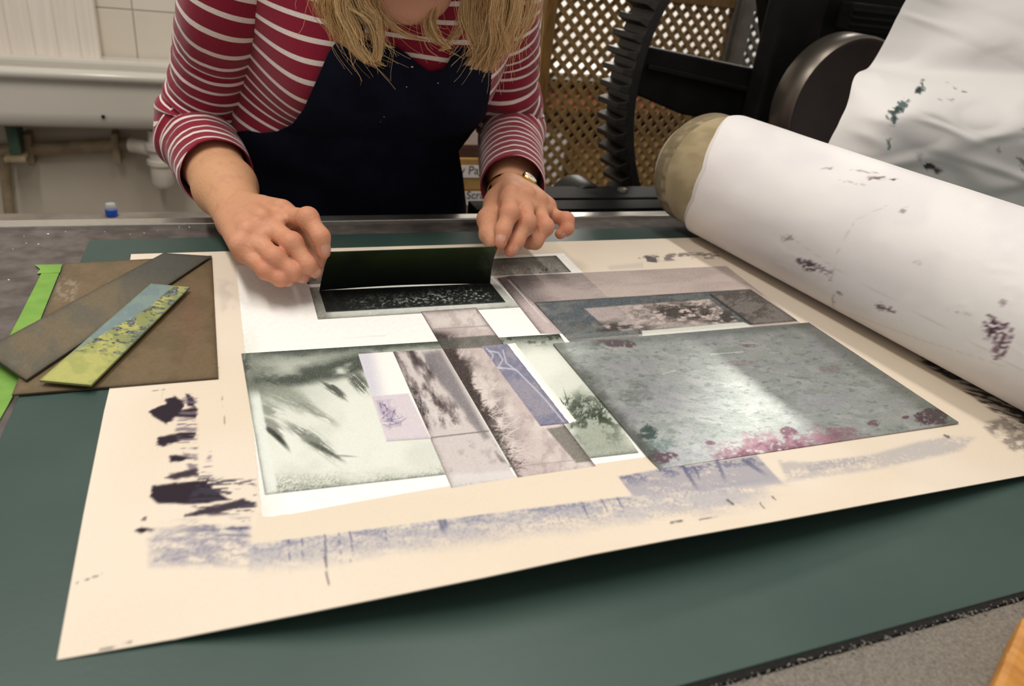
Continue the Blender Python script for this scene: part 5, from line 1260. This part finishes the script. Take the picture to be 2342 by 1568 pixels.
# ------------------------------------------------------------------ hair
m, t, b = new_mat('blond_hair'); a = t.nodes.new('ShaderNodeVertexColor'); a.layer_name = 'Col'; t.links.new(a.outputs[0], b.inputs['Base Color']); b.inputs['Roughness'].default_value = .42; b.inputs['Specular IOR Level'].default_value = .5
M['hair'] = m
LOCKS = [  # pixels of the lock from the head down, depth, strands, spread at top / tip (mm), radius
    ([(850, -330), (800, -180), (768, -40), (762, 30), (792, 92), (838, 132), (866, 150)], .690, 60, 11, 3.5),
    ([(860, -330), (822, -180), (800, -40), (812, 20), (850, 60), (866, 100), (858, 146)], .692, 60, 11, 2.5),
    ([(840, -330), (785, -180), (752, -50), (748, 10), (765, 60), (790, 96)], .700, 48, 10, 5),
    ([(870, -330), (840, -180), (826, -40), (836, 10), (862, 40), (868, 90), (864, 140)], .686, 55, 10, 2.5),
    ([(880, -330), (855, -180), (846, -40), (858, 10), (890, 52), (930, 80), (972, 92)], .694, 32, 6, 2.5),
    ([(880, -330), (858, -180), (852, -60), (864, 0), (880, 36), (912, 70), (950, 84)], .698, 26, 6, 3),
    ([(850, -330), (800, -180), (776, -40), (780, 30), (800, 60), (842, 84), (892, 108)], .705, 34, 9, 4),
    ([(862, -330), (815, -180), (788, -50), (782, 10), (806, 70), (822, 110), (842, 140)], .684, 52, 10, 4),
    ([(845, -330), (792, -180), (760, -60), (756, 0), (770, 40), (776, 78)], .710, 30, 9, 5),
    ([(985, -330), (1000, -180), (1000, -40), (978, 20), (978, 62), (996, 96), (1030, 112)], .692, 34, 5, 2.5),
    ([(990, -330), (1010, -180), (1006, -40), (986, 10), (980, 50), (990, 84), (1018, 106)], .688, 30, 5, 2.5),
    ([(1010, -330), (1060, -180), (1074, -40), (1068, 20), (1052, 64), (1020, 104), (1004, 116)], .700, 20, 5, 2),
    ([(1020, -330), (1070, -180), (1086, -40), (1080, 30), (1084, 80), (1096, 118), (1074, 148)], .695, 46, 10, 4),
    ([(1030, -330), (1085, -180), (1108, -40), (1104, 30), (1110, 90), (1102, 130), (1084, 158)], .692, 60, 11, 4),
    ([(1040, -330), (1105, -180), (1134, -40), (1134, 30), (1126, 90), (1116, 128), (1104, 162)], .688, 64, 12, 4),
    ([(1045, -330), (1120, -180), (1160, -40), (1164, 30), (1150, 80), (1130, 120), (1122, 160)], .690, 64, 12, 4),
    ([(1050, -330), (1130, -180), (1182, -40), (1190, 20), (1176, 70), (1150, 112), (1132, 150)], .696, 60, 11, 5),
    ([(1050, -330), (1135, -180), (1196, -50), (1204, 10), (1196, 50), (1176, 92), (1160, 120)], .704, 46, 9, 6),
    ([(1035, -330), (1095, -180), (1120, -40), (1122, 20), (1140, 66), (1146, 104), (1136, 140)], .684, 52, 11, 4),
    ([(1015, -330), (1062, -180), (1072, -60), (1076, 0), (1072, 50), (1086, 92), (1070, 128)], .704, 30, 8, 4),
]
LB0 = []
rng = np.random.RandomState(11); HV, HF, HCo = [], [], []; nv = 0
def strand(pts, r0, r1, col):
    global nv
    n = len(pts); T = np.gradient(pts, axis=0); T /= np.linalg.norm(T, axis=1)[:, None]+1e-9
    u = np.cross(T, np.array([.3, .9, .2])); u /= np.linalg.norm(u, axis=1)[:, None]; w = np.cross(T, u)
    rr = np.linspace(r0, r1, n)[:, None]
    ring = np.stack([pts+rr*(math.cos(a)*u+math.sin(a)*w) for a in (0, 2.094, 4.189)], 1)
    HV.append(ring.reshape(-1, 3)); HCo.append(np.tile(col, (n*3, 1))); HF.append(grid_faces(n, 3, True)+nv); nv += n*3
for pix, yd, ns, s0, s1 in LOCKS:
    k = len(pix); base = np.array([P(x, y, y=yd+.035*max(0, (-y-60)/270.)) for x, y in pix]); base = spline(base, 18); LB0.append(base)
    tt = np.linspace(0, 1, 18); lockc = rng.rand(); subc = rng.randn(7, 3)*np.array([1, .8, .3]); subg = rng.rand(7)
    for i in range(int(ns*4.0)):
        q_ = i % 7; o3 = subc[q_]*.85+rng.randn(3)*np.array([1, .8, .3])*(.32 if rng.rand() < .8 else 1.); sp = (s0*(1-tt)+s1*tt)*.001*(.75+.25*np.cos(tt*5+lockc*6))
        ph = subg[q_]*6.28+rng.rand()*.8; wv = .0016*np.sin(tt*9+ph)+.0008*np.sin(tt*21+ph*2)
        p = base+o3[None]*sp[:, None]+np.stack([wv, wv*.5, 0*wv], -1)*(.3+tt)[:, None]
        cut = 18-int(rng.rand()**1.6*7); stray = rng.rand() < .08
        if stray: p = p+np.outer(tt**2, rng.randn(3)*[.016, .006, .010])
        g = np.clip(.5+.22*rng.randn()+.25*(lockc-.5)+.5*(subg[q_]-.5), 0, 1)
        col = lin(np.array((182, 134, 78))*(1-g)+np.array((252, 224, 172))*g)
        strand(p[:cut], .00026, .00012, col)
# hair over the crown
for i in range(600):
    a = rng.rand()*2*math.pi; el_ = rng.rand()**.6*1.45; pts = []
    part = hp(-.01, .115, 0)
    side = 1 if rng.rand() < .5 else -1; b0 = (rng.rand()-.5)*2.4
    for q in np.linspace(.0, 1.62, 12):
        d = rt*math.sin(q)*side+(upv*math.cos(b0)-fwd*math.sin(b0+.4))*math.cos(q)
        pts.append(HC+fwd*-.006+upv*.022+_n(d)*(.094+.004*rng.rand()))
    cand = [l for l in LB0 if ((l[0]-HC)@rt)*side > 0] or LB0
    l_ = cand[rng.randint(len(cand))]; j_ = rng.randn(3)*.006; pts += [l_[1]+j_, l_[4]+j_*.8]
    g = np.clip(.5+.28*rng.randn(), 0, 1); strand(spline(pts, 18), .0011, .0008, lin(np.array((182, 134, 78))*(1-g)+np.array((252, 224, 172))*g))
me = raw_mesh('hair', np.concatenate(HV), np.concatenate(HF)); add_col(me, np.concatenate(HCo)); me.polygons.foreach_set('use_smooth', np.ones(len(me.polygons), bool))
link('hair', me, M['hair'], person)

# ------------------------------------------------------------------ watch
M['gold'] = mat_noise('polished_gold', (196, 150, 70), (222, 180, 100), 40, .22, 1.)
axw = HB['ax']; lw = HB['lat']; dw = np.cross(axw, lw); dw = dw if dw[2] > 0 else -dw
wc_ = wB+axw*.004; wt = tag(empty('wristwatch', wc_), 'thin gold wristwatch on the wrist of the hand at the right', 'watch')
ea, eb = .0275, .0222
def wpt(a, k=1.): return wc_+lw*math.cos(a)*ea*k+dw*math.sin(a)*eb*k
m_ = MB(); V = []; F = []; n = 60
for k in range(n):
    a = 2*math.pi*k/n
    for kk, dx in ((1., -.0025), (1.045, -.0025), (1.045, .0025), (1., .0025)): V.append(wpt(a, kk)+axw*dx)
for k in range(n):
    for q in range(4): F.append((k*4+q, ((k+1) % n)*4+q, ((k+1) % n)*4+(q+1) % 4, k*4+(q+1) % 4))
m_.add(V, F, True).build('bracelet', M['gold'], wt)
ca = min(np.linspace(0, 6.28, 120), key=lambda a: sum((np.array(proj(wpt(a, 1.05)))-np.array([1206, 416]))**2)+(0 if (wpt(a)-wc_)@(CAM0-wc_) > 0 else 1e5))
cn = _n(lw*math.cos(ca)/ea+dw*math.sin(ca)/eb)
MB().lathe([(.001, .0005), (.0078, .0005), (.0088, .002), (.0088, .0042), (.0072, .0055)], wpt(ca, 1.0), cn, 28).build('case', M['gold'], wt)
MB().lathe([(.0072, .0054), (.006, .0060), (.001, .0062)], wpt(ca, 1.0), cn, 28).build('crystal', mat_noise('watch_crystal', (230, 226, 214), (240, 236, 226), 10, .05), wt)
cb_ = ca+2.2; MB().lathe([(.0005, .0004), (.004, .0006), (.004, .003), (.001, .004)], wpt(cb_, 1.02), _n(lw*math.cos(cb_)+dw*math.sin(cb_)), 12).build('clasp', M['gold'], wt)

# ------------------------------------------------------------------ plate being lifted from the print
hp_ = [P(731, 664, z=.0008), P(1121, 649, z=.0008), P(1139, 564, y=.586), P(754, 577, y=.586)]
s_, t_ = np.meshgrid(np.linspace(0, 1, 200), np.linspace(0, 1, 60)); s3, t3 = s_[..., None], t_[..., None]
G = (hp_[0]*(1-s3)+hp_[1]*s3)*(1-t3)+(hp_[3]*(1-s3)+hp_[2]*s3)*t3
G[..., 1] += .004*np.sin(t_*math.pi)*1.+.002*np.sin(s_*math.pi)*(1-t_); G[..., 2] += .0012*np.sin(s_*math.pi)*(1-t_)**2
px, py = proj(G); c = full(px, (17, 22, 15)); c = mix(c, (34, 48, 16), sm(.3, .65, fbm(px/90, py/50, 3, 150)+.25*s_)*sm(.2, 1, t_)*.9)
c = mix(c, (58, 70, 36), sm(.52, .66, np.abs(fbm(px/22, py/26, 4, 151)-.5)*2+.35)*sm(.86, .98, s_)*sm(.1, .5, t_)*.6)
M['inked'] = mat_col('inked_plate_face', rough=.38, grain=.08, bstr=.08, spec=.4)
hpl = grid_obj('inked_plate', G[:, ::-1], lin(c)[:, ::-1], M['inked'], None, .0009, (0, .9, .4))
tag(hpl, 'dark green inked strip plate held upright between both hands', 'plate')
